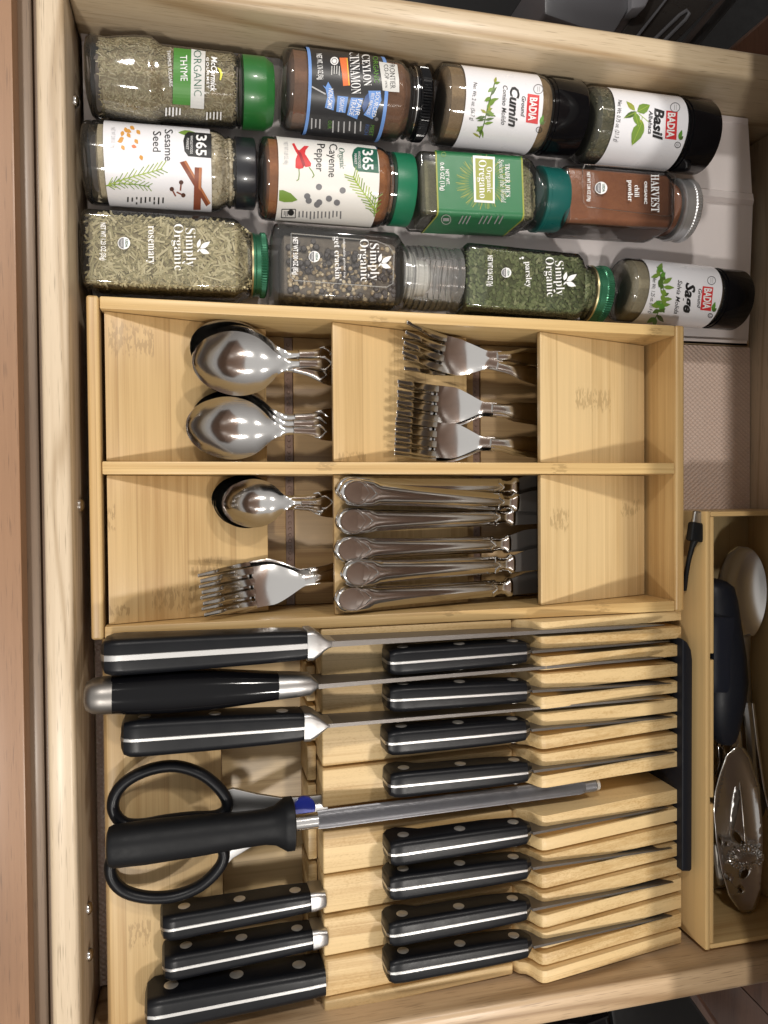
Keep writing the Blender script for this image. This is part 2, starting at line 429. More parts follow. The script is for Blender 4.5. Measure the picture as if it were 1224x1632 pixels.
local(slab_px('rim', [(840, 1640), (966, 1600), (990, 1700), (840, 1720)], -.13, -.10, plain('black_rim', (.012, .012, .014), .25), bevel=.006, seg=3), g)
b = MB(); b.tube([at(x, y, -.095) for x, y in ((860, 1634), (905, 1626), (930, 1628), (966, 1614))], .004, 8); local(b.build('bag_edge', M['hgloss']), g)
for k, q in enumerate(([(1098, 1560), (1162, 1556), (1300, 1700), (1190, 1700)], [(1166, 1556), (1330, 1510), (1420, 1700), (1304, 1700)])):
    o = slab_px('floor_board', q, -.30, -.28, M['redfloor'], bevel=.001)
    tag(o, ['reddish wooden board beside the black bin under the drawer', 'reddish wooden board at the right corner, past the dark seam'][k], 'board', 'reddish boards below the drawer')
# countertop over the back of the drawer: casts the straight shadow
ct = MB(); ct.box(.3115, .95, -.9, .9, .15, .19)
o = ct.build('countertop', plain('stone_worktop', (.58, .56, .53), .3, vary=.2), bevel=.003); o['kind'] = 'structure'; o['label'] = 'worktop edge over the back of the drawer'

b = MB(); b.box(.61, .95, -1.0, 1.0, .60, 1.45)
o = b.build('upper_cabinet', M['cabinet'], bevel=.003); o['kind'] = 'structure'; o['label'] = 'reddish wooden wall cabinets above the worktop'

# ------------------------------------------------------------------ cutlery tray
K1 = [(at(210, 542, .05).x, at(210, 542, .05).y, .012, .009), (at(170, 826, .052).x, at(170, 826, .052).y, .005, .007), (at(280, 953, .045).x, at(280, 953, .045).y, .013, .007), (at(330, 905, .043).x, at(330, 905, .043).y, .009, .006), (at(190, 960, .05).x, at(190, 960, .05).y-.004, .006, .003)]
K3 = [(at(947, 637, .043).x, at(947, 637, .043).y, .016, .007), (at(890, 828, .05).x, at(890, 828, .05).y, .008, .007), (at(1008, 812, .035).x, at(1008, 812, .035).y, .009, .006)]
M['plate_a'] = bamboo('bamboo_plate_a', 'Y', (.53, .365, .172), (.395, .245, .10), K1, strip=.028)  # plates a and b coloured darker than c to imitate light falling off leftward
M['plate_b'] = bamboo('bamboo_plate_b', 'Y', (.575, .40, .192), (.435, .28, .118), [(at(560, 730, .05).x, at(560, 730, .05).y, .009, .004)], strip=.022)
M['plate_c'] = bamboo('bamboo_plate_c', 'Y', (.63, .465, .245), (.49, .335, .155), K3, strip=.03)
kx = lambda x, y: (at(x, y, .06).x, at(x, y, .06).y, .003, .006)
M['bam_rim'] = bamboo('bamboo_rim', 'X', (.625, .435, .195), (.46, .29, .115), [kx(605, 512), kx(1045, 530), kx(890, 747), kx(520, 742), kx(960, 968), kx(720, 975)])
tr = thing('cutlery_tray', 'light bamboo cutlery tray with four stepped compartments of spoons, forks and knives', 'cutlery tray', (.13, .017, .0016))
def part(mb, name, mat, root, **kw):
    l = root.location; mb.v = [(x-l.x, y-l.y, z-l.z) for x, y, z in mb.v]
    return mb.build(name, mat, root, **kw)
Z0 = .0018
b = MB(); b.box(-.0568, -.0502, -.0785, .1118, Z0, .0603); part(b, 'end_wall', M['bam_y'], tr, bevel=.0016, seg=3)
b = MB(); b.box(.3105, .3172, -.0785, .1118, Z0, .0603); part(b, 'end_wall', M['bam_y'], tr, bevel=.0016, seg=3)
b = MB(); b.box(-.0498, .3101, .1045, .1116, Z0, .0600); part(b, 'side_wall', M['bam_rim'], tr, bevel=.0010)
b = MB(); b.box(-.0498, .3101, -.0783, -.0712, Z0, .0600); part(b, 'side_wall', M['bam_rim'], tr, bevel=.0010)
b = MB(); b.box(-.0498, .3101, .0133, .0206, Z0, .0598); part(b, 'divider', M['bam_rim'], tr, bevel=.0008)
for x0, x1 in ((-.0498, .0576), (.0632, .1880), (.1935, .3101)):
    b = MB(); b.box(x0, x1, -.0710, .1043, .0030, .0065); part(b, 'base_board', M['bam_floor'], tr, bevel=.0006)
strip_m = plain('brown_rubber_strip', (.22, .14, .105), .35)
for x0, x1 in ((.0576, .0632), (.1880, .1935)):
    b = MB(); b.box(x0+.0002, x1-.0002, -.0708, .1041, .0026, .0046)
    for k in range(44):
        y = -.068+k*.0039
        b.ball(((x0+x1)/2, y, .0046), .0013, 8, 4, (1, 1, .5))
    part(b, 'rubber_strip', strip_m, tr)
def plate(x0, x1, z0, z1, y0, y1, mat, name='shelf_plate'):
    b = MB(); P = []
    for k in range(9):
        t = k/8; P.append([(x0+(x1-x0)*t, y, z0+(z1-z0)*t) for y in (y0, y1)])
    b.grid(P, .005); return part(b, name, mat, tr, bevel=.0006)
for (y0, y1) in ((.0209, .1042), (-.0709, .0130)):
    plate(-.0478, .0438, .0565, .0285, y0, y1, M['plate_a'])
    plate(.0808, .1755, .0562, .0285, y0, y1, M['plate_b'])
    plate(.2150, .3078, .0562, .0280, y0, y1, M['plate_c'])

# ------------------------------------------------------------------ flatware
def lerp(tab, x):
    if x <= tab[0][0]: return tab[0][1]
    for (a, b_), (c, d) in zip(tab, tab[1:]):
        if x <= c:
            t = (x-a)/(c-a); t = t*t*(3-2*t)*.5+t*.5; return b_+(d-b_)*t
    return tab[-1][1]
def handle_strip(b, x0, x1, w0, w1, z0, z1, th, arc=.008):
    """stem with raised shoulders, from the neck to the end"""
    P = []; n = 26
    for i in range(n+1):
        t = i/n; x = x0+(x1-x0)*t
        w = w0 if t < .10 else (w0+(w1*.62-w0)*min(1, (t-.10)/.10) if t < .2 else w1*.62+(w1*.38)*((t-.2)/.8))
        if t > .94: w *= math.sqrt(max(.05, 1-((t-.94)/.06)**2))
        zc = z0+(z1-z0)*t**1.7+arc*t*(1-t)**2
        P.append([(x, w*v, zc+th*.75*(1-abs(v)**2.5)) for v in (-1, -.8, -.55, -.3, 0, .3, .55, .8, 1)])
    b.grid(P, th)
def chevron(b, x, w, z, h):
    for s in (-1, 1):
        b.tube([(x-w*.75, s*w*.80, z-.0002), (x-w*.1, s*w*.92, z+h*.25), (x+w*.45, s*w*.52, z+h*.6), (x+w*1.0, 0, z+h*.75)], [.0002, .0005, .0006, .0006], 6)
BOWL = [(-.02, -.2), (0, .0), (.008, .17), (.03, .325), (.08, .525), (.16, .725), (.27, .87), (.38, .965), (.48, 1.0), (.58, .985), (.68, .92), (.78, .80), (.88, .59), (.97, .34), (1.06, .20), (1.15, .150), (1.22, .145), (1.3, .145)]
def spline(t, x):
    for i in range(1, len(t)-2):
        if t[i][0] <= x <= t[i+1][0]:
            k = (x-t[i][0])/(t[i+1][0]-t[i][0]); p0, p1, p2, p3 = (t[i+d][1] for d in (-1, 0, 1, 2))
            m1 = (p2-p0)/(t[i+1][0]-t[i-1][0])*(t[i+1][0]-t[i][0]); m2 = (p3-p1)/(t[i+2][0]-t[i][0])*(t[i+1][0]-t[i][0])
            return (2*k**3-3*k*k+1)*p1+(k**3-2*k*k+k)*m1+(-2*k**3+3*k*k)*p2+(k**3-k*k)*m2
    return t[-2][1] if x > t[-2][0] else 0
def make_spoon(p0, p1, z0, z1, bl, bw, total, depth, label, group, name='spoon'):
    A = at(*p0, z0); B = at(*p1, z1)
    rot, L = frame(A, B)
    t = thing(name, label, 'spoon', A, rot, group)
    b = MB(); P = []; n = 44; nv = 20
    neck = .0027*bw/.0188
    for i in range(n+1):
        u = (i/n)**1.6; x = bl*1.22*u; s = x/bl
        w = max(.0004, bw*spline(BOWL, s)) if s < 1.0 else max(neck, bw*spline(BOWL, s))
        D = depth*math.sin(math.pi*min(1, max(0, s/1.08)))**.75 if s < 1.08 else 0
        lift = .006*max(0, s-.78)**1.5*3
        P.append([(x, w*v, -D*(1-abs(v)**1.9)+lift-.0016*v*v*min(1, max(0, (s-.72)/.35))) for v in [(-1+2*j/nv) for j in range(nv+1)]])
    b.grid(P, .0013); b.build('bowl', M['steel'], t)
    b = MB(); zn = .006*.44**1.5*3
    handle_strip(b, bl*1.20, total, neck, .0085, zn-.0002, -.004, .0014); b.build('handle', M['steel'], t)
    b = MB(); chevron(b, bl*1.22+.016, .0044, zn+.0008, .0012); b.build('shoulder_ridge', M['steel'], t)
    return t
GS = 'stainless steel spoons in the cutlery tray'
make_spoon((303, 546), (530, 604), .0530, 0.0320, .052, .0195, .165, .0085, 'uppermost tablespoon in the tray, half hidden under the spoon in front, its bowl dark', GS)
make_spoon((311, 572), (530, 566), .0560, 0.0335, .052, .0190, .165, .0080, 'tablespoon almost wholly covered by the upper front spoon, its stem highest', GS)
make_spoon((306, 578), (530, 582), .0605, 0.0365, .053, .0188, .165, .0090, 'tablespoon on top of the upper stack with bright scratched bowl', GS)
make_spoon((303, 672), (530, 666), .0530, 0.0315, .052, .0185, .165, .0080, 'bottom tablespoon of the lower pile beside the divider, its stem farthest from the divider', GS)
make_spoon((300, 676), (530, 677), .0560, 0.0330, .052, .0185, .165, .0080, 'middle tablespoon of the lower pile beside the divider', GS)
make_spoon((296, 679), (530, 690), .0600, 0.0350, .053, .0183, .165, .0090, 'tablespoon on top of the lower pile beside the divider, bowl uncovered', GS)
make_spoon((337, 796), (530, 795), .0480, 0.0295, .0405, .0148, .145, .0070, 'lowest teaspoon of the nested stack, only its rim showing', GS, 'teaspoon')
make_spoon((340, 799), (530, 811), .0500, 0.0310, .0405, .0148, .145, .0070, 'second teaspoon from the bottom of the nested stack', GS, 'teaspoon')
make_spoon((343, 800), (530, 806), .0520, 0.0325, .0405, .0148, .145, .0070, 'third teaspoon of the nested stack, just under the top one', GS, 'teaspoon')
make_spoon((353, 803), (530, 800), .0555, 0.0350, .0400, .0144, .145, .0076, 'small teaspoon on top of the nested stack with its bowl uncovered', GS, 'teaspoon')

def make_fork(p0, p1, z0, z1, label, total=.165, hw=.0117, group='stainless steel forks in the cutlery tray'):
    A = at(*p0, z0); B = at(*p1, z1)
    rot, L = frame(A, B)
    t = thing('fork', label, 'fork', A, rot, group)
    TL, HL = .036, .064                       # tine length, head end
    zf = lambda x: .0075*max(0, 1-x/.034)**1.7-.0045*math.sin(math.pi*min(1, max(0, (x-.012)/.052)))
    b = MB(); P = []
    for i in range(19):
        x = TL-.0005+(HL+.012-TL)*i/18
        s = (x-TL)/(HL-TL)
        w = hw if s < .35 else max(.0034, .0034+(hw-.0034)*(1-min(1, (s-.35)/.72)**1.6)**1.25)
        lift = .004*max(0, s-.6)**1.4
        P.append([(x, w*v, zf(x)+lift-.0016*(1-v*v)*(1-.6*min(1, max(0, s)))) for v in [(-1+2*j/12) for j in range(13)]])
    b.grid(P, .0016); b.build('head', M['steel'], t)
    for k in range(4):
        yc = hw*(-.82+1.64*k/3); b = MB(); P = []
        for i in range(13):
            x = TL*i/12; w = .0011+.00105*min(1, i/9)
            y = yc*(.96+.04*i/12)
            P.append([(x, y+w*v, zf(x)+.0002*(1-v*v)) for v in (-1, -.5, 0, .5, 1)])
        b.grid(P, .0017); b.build('tine', M['steel'], t, bevel=.0003, seg=1)
    b = MB(); zn = zf(HL+.012)+.0031
    handle_strip(b, HL+.0085, total, .0033, .0085, zn-.0011, -.003, .0016, .016); b.build('handle', M['steel'], t)
    b = MB(); chevron(b, HL+.010+.019, .0044, zn+.0002, .0012); b.build('shoulder_ridge', M['steel'], t)
    return t
make_fork((634, 566), (850, 570), .0490, 0.0275, 'lower fork of the crossed pair in the top corner, mostly covered')
make_fork((636, 540), (850, 600), .0545, 0.0310, 'fork tilted across another fork in the top corner of the middle compartment')
make_fork((625, 640), (850, 664), .0480, 0.0265, 'fork hidden under the middle fork, only tine tips showing')
make_fork((624, 634), (850, 658), .0535, 0.0300, 'middle fork of the three heads, lying straight beside the lowest fork')
make_fork((621, 700), (850, 716), .0475, 0.0265, 'fork under the one nearest the divider, only tine tips showing')
make_fork((621, 693), (850, 711), .0530, 0.0300, 'fork nearest the tray divider, its edge hidden by the divider')
make_fork((313, 943), (530, 907), .0490, .0260, 'lower fork of the nested pair in the corner by the teaspoons', hw=.0125)
make_fork((317, 952), (530, 917), .0540, 0.0315, 'upper fork of the nested pair in the corner by the teaspoons', hw=.0125)

def make_table_knife(p0, p1, z0, z1, label):
    A = at(*p0, z0); B = at(*p1, z1)
    rot, L = frame(A, B)
    t = thing('table_knife', label, 'table knife', A, rot, 'stainless steel table knives in the cutlery tray')
    wt = [(0, .0012), (.002, .0055), (.006, .0078), (.012, .0083), (.018, .0079), (.030, .0066), (.055, .0060), (L-.012, .0056)]
    b = MB(); rs = []; n = 24
    for i in range(41):
        x = (L-.010)*(i/40)**1.25; w = lerp(wt, x); h = .0030+.0006*min(1, x/.03)
        if x < .003: h *= .55+.45*x/.003
        ring = []
        for k in range(n):
            a = 2*math.pi*k/n; c, s_ = math.cos(a), math.sin(a)
            e = .62
            ring.append((x, w*math.copysign(abs(c)**e, c), (h*(1-abs(c)**1.25)*1.15 if s_ > 0 and x > .024 else h*math.copysign(abs(s_)**.9, s_))))
        rs.append(ring)
    b.rings(rs); b.build('handle', M['steel'], t, smooth=55)
    b = MB()
    oval = []
    for k in range(28):
        a = 2*math.pi*k/28; r_ = .0066
        x = .0105-math.cos(a)*.0085; y = math.sin(a)*r_*(1 if math.cos(a) > 0 else max(.15, 1-.25*(math.cos(a))**2))
        if math.cos(a) < -.55: y *= max(.1, 1-((-math.cos(a)-.55)/.45)*.9)
        oval.append((x, y, .0030))
    b.tube(oval, .00055, 6, loop=True)
    cap = [Vector(p) for p in oval]; c = Vector((.0105, 0, .0034))
    o = len(b.v); b.v += [tuple(p) for p in cap]+[tuple(c)]; b.f += [(o+k, o+(k+1) % 28, o+28) for k in range(28)]
    for s in (-1, 1): b.tube([(.013, s*.0068, .0022), (.019, s*.0040, .0033), (.0235, 0, .0040), (.032, 0, .0042)], [.0005, .0006, .0007, .0004], 6)
    b.build('pommel_face', M['steel'], t)
    b = MB()
    for s in (-1, 1): b.tube([(L-.0105, 0, .0043), (L-.0135, s*.0028, .0036), (L-.0122, s*.0050, .0012)], .0006, 6)
    b.loft([(L-.0098, .0048, .0030, .003), (L-.006, .0040, .0027, .003), (L-.002, .0044, .0030, .003), (L, .0062, .0038, .0034), (L+.0022, .0062, .0038, .0034), (L+.0030, .0050, .0030, .003)], 24)
    b.build('collar', M['steel'], t, smooth=50)
    b = MB(); bl = .098; P = []
    for i in range(15):
        s = i/14; x = L+.002+bl*s
        y1 = .0050+.0045*min(1, s*6)-(.004*max(0, (s-.8)/.2)**2); y0 = -.0055+.002*s
        P.append([(x, y0, 0), (x, (y0+y1)/2, .0003), (x, y1, 0)])
    b.grid(P, .0012); b.build('blade', M['blade'], t)
    return t
make_table_knife((535, 780), (818, 776), .0600, .0310, 'table knife under the top pair, its collar nearest the divider')
make_table_knife((541, 783), (818, 801), .0665, .0365, 'table knife nearest the divider, lying on top of another knife')
make_table_knife((535, 831), (812, 824), .0620, .0330, 'second table knife from the divider, pommel below the stacked pair')
make_table_knife((532, 877), (805, 867), .0620, .0330, 'third table knife head from the divider, its pommel the farthest left')
make_table_knife((533, 956), (808, 936), .0620, .0330, 'table knife nearest the outer tray wall, its pommel partly overlapped')
make_table_knife((544, 915), (812, 899), .0675, .0375, 'fourth table knife head from the divider, raised on its neighbours')

# ------------------------------------------------------------------ knife block
kb = thing('knife_block', 'bamboo drawer knife block of parallel slotted slabs, its blades standing edge down', 'knife block', (.14, -.2, .0016))
LY = {'bc': (1020, 1089), 'de': (1095, 1153), 'fg': (1158, 1222), 'hi': (1228, 1288), 'jk': (1325, 1394), 'lm': (1399, 1457), 'no': (1465, 1525), 'pq': (1531, 1590), 'r': (1597, 1618)}
MY = {'b': (1014, 1039), 'c': (1046, 1070), 'd': (1074, 1102), 'e': (1110, 1132), 'f': (1137, 1165), 'g': (1172, 1196), 'h': (1201, 1228), 'i': (1236, 1258), 'j': (1300, 1327), 'k': (1336, 1358), 'l': (1363, 1386), 'm': (1394, 1418), 'n': (1424, 1450), 'o': (1459, 1481), 'p': (1487, 1514), 'q': (1520, 1541), 'r': (1548, 1570)}
RY = {'b': (45, 95), 'c': (115, 165), 'd': (190, 245), 'e': (260, 310), 'f': (330, 385), 'g': (395, 450), 'h': (470, 530), 'i': (540, 605), 'j': (690, 750), 'k': (765, 820), 'l': (830, 895), 'm': (905, 960), 'n': (970, 1030), 'o': (1045, 1100), 'p': (1110, 1170), 'q': (1185, 1245), 'r': (1255, 1310)}
ZF, ZH, ZR = .060, .073, .0555
XL, XM, XR = .0716, .1982, .3181
slotY = {}
hump = [(XM-.0045, .026), (XM-.0038, ZF-.004), (XM-.001, ZF), (XM+.0028, ZF+.0015), (XM+.0055, ZF+.0055), (XM+.0072, ZF+.0102), (XM+.0092, ZF+.0125), (XM+.0120, ZH), (XM+.05, ZH-.0062), (XM+.09, ZH-.0128), (XR, ZR)]
def prism(b, prof, yhi, ylo, zb):
    """prof: (x, z) along the top; yhi/ylo: functions of x"""
    rs = [[(x, yhi(x), zb), (x, yhi(x), z), (x, ylo(x), z), (x, ylo(x), zb)] for x, z in prof]
    b.rings(rs)
for key in MY:
    yh = [at(862, y, ZH).y for y in MY[key]]; yr = [at(1085, 980+.4*y, ZR).y for y in RY[key]]
    f = lambda x, k: yh[k]+(yr[k]-yh[k])*(x-.2094)/(XR-.2094)+(-.00045 if k == 0 else .00045)
    b = MB(); prism(b, hump, lambda x: f(x, 0), lambda x: f(x, 1), .0075)
    slotY[key] = (f(.2094, 0), f(.2094, 1), f(XR, 0), f(XR, 1))
    part(b, 'slat', M['block'], kb, bevel=.0005)
for key in LY:
    yl = [at(522, y, ZF).y for y in LY[key]]
    m0, m1 = (slotY[key[0]][0], slotY[key[-1]][1])
    g0 = lambda x: yl[0]+(m0-yl[0])*(x-XL)/(XM-XL); g1 = lambda x: yl[1]+(m1-yl[1])*(x-XL)/(XM-XL)
    b = MB(); prism(b, [(XL, ZF-.0004), (XL+.04, ZF-.0002), (XM-.0049, ZF-.0008)], g0, g1, .0075)
    part(b, 'slab', M['block'], kb, bevel=.0012, seg=3)
ya = at(862, 1008, ZH).y
b = MB(); prism(b, hump, lambda x: -.0788, lambda x: ya-.002*(x-.2), .0075); part(b, 'slat', M['block'], kb, bevel=.0005)
b = MB(); prism(b, [(XL, ZF-.0004), (XM-.0049, ZF-.0008)], lambda x: -.0788, lambda x: -.0845+.0, .0075); part(b, 'slab', M['block'], kb, bevel=.0010)
# base boards and the raised left plate
b = MB(); b.box(.0145, .3178, -.3050, -.0790, .0018, .0072); part(b, 'base_board', bamboo('bamboo_block_base', 'X', (.54, .39, .20), (.40, .265, .12), strip=.026), kb, bevel=.0005)
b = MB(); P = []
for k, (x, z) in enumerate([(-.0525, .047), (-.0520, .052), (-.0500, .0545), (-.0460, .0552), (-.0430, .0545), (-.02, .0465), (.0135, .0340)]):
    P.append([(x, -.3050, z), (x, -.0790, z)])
b.grid(P, .006); part(b, 'shelf_plate', bamboo('bamboo_block_plate', 'Y', (.54, .385, .195), (.405, .26, .115), [(at(225, 1470, .04).x, at(225, 1470, .04).y, .006, .008)], strip=.024), kb, bevel=.0008)  # left plate's bamboo also darkened in colour for the dimmer light there
b = MB(); b.box(-.0512, -.0468, -.3048, -.0792, .0018, .0470); part(b, 'end_rail', M['bam_y'], kb, bevel=.001)
# comb rail under the slab fronts
for k in range(9):
    y0, y1 = -.0800-.0248*k, -.0800-.0248*(k+1)+.0026
    b = MB(); b.box(.0655, .0713, y1, y0, .0074, .0385); part(b, 'comb_block', M['block'], kb, bevel=.0012)

# ------------------------------------------------------------------ knives in the block
PIN_X = (.045, .50, .90)
def handle(t, L, prof, mat, tang=.0012, rivets=(.12, .50, .88), rr=.0030, cham=.0038, tangmat='steel_brush', rz=.0, name='handle'):
    """prof: (fraction, half width, z top, z bottom)"""
    b = MB(); st = []
    for fr, hw, zt, zb in prof: st.append((fr*L, hw, (zt-zb)/2, min(cham, hw*.9), (zt+zb)/2))
    b.loft(st, 28); b.build('handle', mat, t, smooth=32)
    if tang:
        b = MB()
        st2 = []
        for k, q in enumerate(st):
            hh = q[2]+.00028; st2.append((q[0], tang, hh, .0003, q[4]))
        st2[0] = (st2[0][0]-.0003,)+st2[0][1:]
        b.loft(st2, 8); b.build('tang', M[tangmat], t, smooth=32)
    for fr in rivets:
        x = fr*L
        hw = lerp([(p[0], p[1]) for p in prof], fr); zt = lerp([(p[0], p[2]) for p in prof], fr); zb = lerp([(p[0], p[3]) for p in prof], fr)
        zc = zb+(zt-zb)*(.5+rz)
        b = MB(); n = 18
        rs = [[(x+r_*math.cos(2*math.pi*k/n), y, zc+r_*math.sin(2*math.pi*k/n)) for k in range(n)] for r_, y in ((rr, -hw-.0002), (rr, hw+.0001), (rr*.85, hw+.00035))]
        b.rings(rs); b.build('rivet', M['steel_dull'], t, smooth=30)
def bladeplate(t, A, B, rotinv, zt0, zt1, depth, th=.0016, xs=None, mat='blade', pointed=True):
    """blade standing on edge from A to B (world points on its spine)"""
    b = MB(); n = 14; rs = []
    d = (B-A); side = Vector((-d.y, d.x, 0)).normalized()
    for i in range(n+1):
        s = i/n; p = A+d*s
        w = th*(1-.55*s) if not pointed else th*max(.12, 1-.5*s-(max(0, s-.85)/.15)*.38)
        dep = depth*(1 if s < .6 else 1-((s-.6)/.4)**2*.92)
        pts = [p+side*w/2, p-side*w/2, p-side*w*.12-Vector((0, 0, dep)), p+side*w*.12-Vector((0, 0, dep))]
        rs.append([rotinv @ q for q in pts])
    b.rings(rs); return b.build('blade', M[mat], t, smooth=30)
def knife(name, label, p0, p1, z0, z1, prof, tip, ztip, depth, group, mat='hblack', rivets=(.12, .50, .88), tang=.0009, bolster=None, cham=.0038, blade_from=None, rr=.0034, roll=0, rz=.10, th=.0016, extra=None, zt_keep=None):
    A = at(*p0, z0); B = at(*p1, z1); rot, L = frame(A, B)
    rot = (roll, rot[1], rot[2])
    t = thing(name, label, 'knife', A, rot, group)
    Mi = Matrix.LocRotScale(A, t.rotation_euler, None).inverted()
    handle(t, L, prof, M[mat], tang, rivets, rr, cham, rz=rz)
    if bolster: bolster(t, L)
    T = at(*tip, ztip)
    bf = blade_from or L
    S = Matrix.LocRotScale(A, t.rotation_euler, None) @ Vector((bf, 0, -.0012 if zt_keep is None else zt_keep))
    bladeplate(t, S, T, Mi, 0, 0, depth, th)
    if extra: extra(t, L)
    return t
# profile, z measured from the spine line: butt bulges down, belly, front
STK = [(0, .0045, -.0035, -.0150), (.012, .0062, -.0012, -.0195), (.04, .0072, .0000, -.0215), (.10, .0076, .0002, -.0225), (.16, .0076, .0002, -.0205), (.24, .0075, .0002, -.0165), (.45, .0074, .0003, -.0165), (.70, .0072, .0002, -.0165), (.90, .0068, .0000, -.0150), (.955, .0064, -.0003, -.0140), (1.0, .0045, -.0035, -.0105)]
GK = 'black handled steak knives in the slotted block'
SK = [((620, 1058), (850, 1040), 'steak knife nearest the cutlery tray in the row of eight', (1068, 1022)),
      ((620, 1117), (850, 1103), 'second steak knife down from the cutlery tray in the row of eight', (1072, 1089)),
      ((617, 1187), (849, 1165), 'third steak knife down from the cutlery tray, pins showing on its side', (1074, 1143)),
      ((621, 1255), (852, 1231), 'fourth steak knife from the tray, just above the sharpening steel', (1076, 1200)),
      ((621, 1365), (851, 1330), 'steak knife just below the sharpening steel, top of the lower four', (1066, 1287)),
      ((620, 1420), (851, 1386), 'second steak knife below the sharpening steel', (1072, 1352)),
      ((619, 1494), (850, 1452), 'third steak knife below the sharpening steel', (1074, 1406)),
      ((620, 1554), (852, 1512), 'steak knife farthest from the cutlery tray, last of the row of eight', (1072, 1460))]
for p0, p1, lab, tip in SK:
    knife('steak_knife', lab, p0, p1, .0840, .0815, STK, tip, .0590, .020, GK, cham=.0032)

def bol(L0, wide, zt, zb, ln=.011, neck=.0016, shape='taper'):
    def f(t, L):
        b = MB()
        st = [(L-.0002, wide, (zt-zb)/2, .003, (zt+zb)/2), (L+ln*.25, wide*1.02, (zt-zb)/2, .003, (zt+zb)/2), (L+ln*.55, wide*.80, (zt-zb)/2, .003, (zt+zb)/2-.0004), (L+ln*.8, wide*.45, (zt-zb)/2, .002, (zt+zb)/2-.0008), (L+ln, neck, (zt-zb)/2, .0012, (zt+zb)/2-.001), (L+ln+.004, neck*.7, (zt-zb)/2-.001, .001, (zt+zb)/2-.0015)]
        b.loft(st, 28); b.build('bolster', M['steel_brush'], t, smooth=40)
    return f
BIG = [(0, .0060, -.0050, -.0180), (.015, .0085, -.0015, -.0235), (.05, .0096, .0000, -.0255), (.10, .0098, .0003, -.0260), (.25, .0097, .0003, -.0240), (.50, .0094, .0003, -.0215), (.80, .0088, .0002, -.0205), (.97, .0082, .0000, -.0200), (1.0, .0078, -.0003, -.0198)]
GB = 'large kitchen knives with handles at the front of the block'
knife('kitchen_knife', 'large knife with matte black handle and wide steel spine nearest the cutlery tray', (160, 1051), (491, 1030), .0910, .0880, BIG, (1060, 996), .0670, .030, GB, rivets=(), tang=.0017, bolster=bol(0, .0085, .0004, -.0200, .012, .0022), blade_from=.120, th=.0032)
def cap(t, L):
    b = MB(); b.loft([(-.0135, .0042, .0050, .005, -.0105), (-.0125, .0070, .0085, .007, -.0105), (-.0095, .0086, .0108, .008, -.0105), (-.004, .0094, .0114, .009, -.0105), (.0006, .0096, .0114, .009, -.0105)], 28)
    b.build('end_cap', plain('satin_steel_cap', (.26, .245, .23), .40, 1), t, smooth=40)
RND = [(0, .0098, .0004, -.0220), (.10, .0103, .0010, -.0224), (.35, .0112, .0016, -.0226), (.6, .0106, .0014, -.0220), (.85, .0086, .0004, -.0205), (1.0, .0074, -.0004, -.0195)]
def bol2(t, L):
    b = MB(); b.loft([(L-.0002, .0074, .0098, .007, -.0100), (L+.010, .0066, .0092, .006, -.0102), (L+.018, .0058, .0086, .005, -.0104), (L+.0205, .0034, .0080, .003, -.0106), (L+.0225, .0016, .0076, .0015, -.0108)], 28); b.build('bolster', M['steel_brush'], t, smooth=40)
knife('kitchen_knife', 'kitchen knife with glossy rounded black handle and steel end cap', (176, 1115), (446, 1099), .0920, .0875, RND, (1060, 1048), .0655, .030, GB, mat='hgloss', rivets=(), tang=0, bolster=bol2, cham=.0102, blade_from=.110, extra=cap, th=.0026)
knife('kitchen_knife', 'large black riveted knife with bright narrow tang, between rounded handle and scissors', (192, 1182), (486, 1161), .0890, .0850, BIG, (1062, 1112), .0640, .030, GB, tang=.0010, bolster=bol(0, .0082, .0003, -.0196, .013, .0014), blade_from=.108, th=.0022)
FR = [(0, .0050, -.0050, -.0210), (.015, .0066, -.0020, -.0255), (.05, .0074, .0000, -.0270), (.10, .0076, .0002, -.0270), (.17, .0076, .0002, -.0235), (.26, .0074, .0002, -.0195), (.5, .0072, .0002, -.0185), (.8, .0068, .0001, -.0185), (.985, .0062, .0, -.0175), (1.0, .0060, -.0003, -.0172)]
def bol3(t, L):
    b = MB(); b.loft([(L-.0002, .0061, .0088, .003, -.0088), (L+.003, .0060, .0090, .003, -.0090), (L+.0085, .0050, .0092, .003, -.0094), (L+.0090, .0045, .0088, .003, -.0094)], 28); b.build('bolster', M['steel_brush'], t, smooth=40)
GL = 'riveted knives at the lower end of the block'
knife('forged_knife', 'uppermost of three lower knives, black with three pins, just below the scissors', (256, 1486), (497, 1441), .0670, .0640, FR, (800, 1398), .050, .020, GL, zt_keep=-.0100, bolster=bol3, blade_from=.090, rr=.0034, rivets=(.155, .52, .90))
knife('forged_knife', 'middle of the three lower knives, pale pins and steel bolster', (259, 1550), (500, 1502), .0670, .0640, FR, (800, 1459), .050, .020, GL, zt_keep=-.0100, bolster=bol3, blade_from=.090, rr=.0034, rivets=(.155, .52, .90))
B8 = [(0, .0060, -.0055, -.0180), (.012, .0085, -.0015, -.0235), (.05, .0098, .0000, -.0260), (.10, .0100, .0003, -.0262), (.3, .0098, .0003, -.0250), (.6, .0094, .0003, -.0240), (.9, .0088, .0002, -.0230), (1.0, .0086, -.0003, -.0225)]
knife('forged_knife', 'largest lower knife nearest the camera-side drawer wall, broad square black butt', (231, 1626), (520, 1570), .0730, .0680, B8, (800, 1527), .050, .024, GL, zt_keep=-.0100, rr=.0040, rivets=(.14, .50, .86), tang=.0010, cham=.0045, rz=.05)

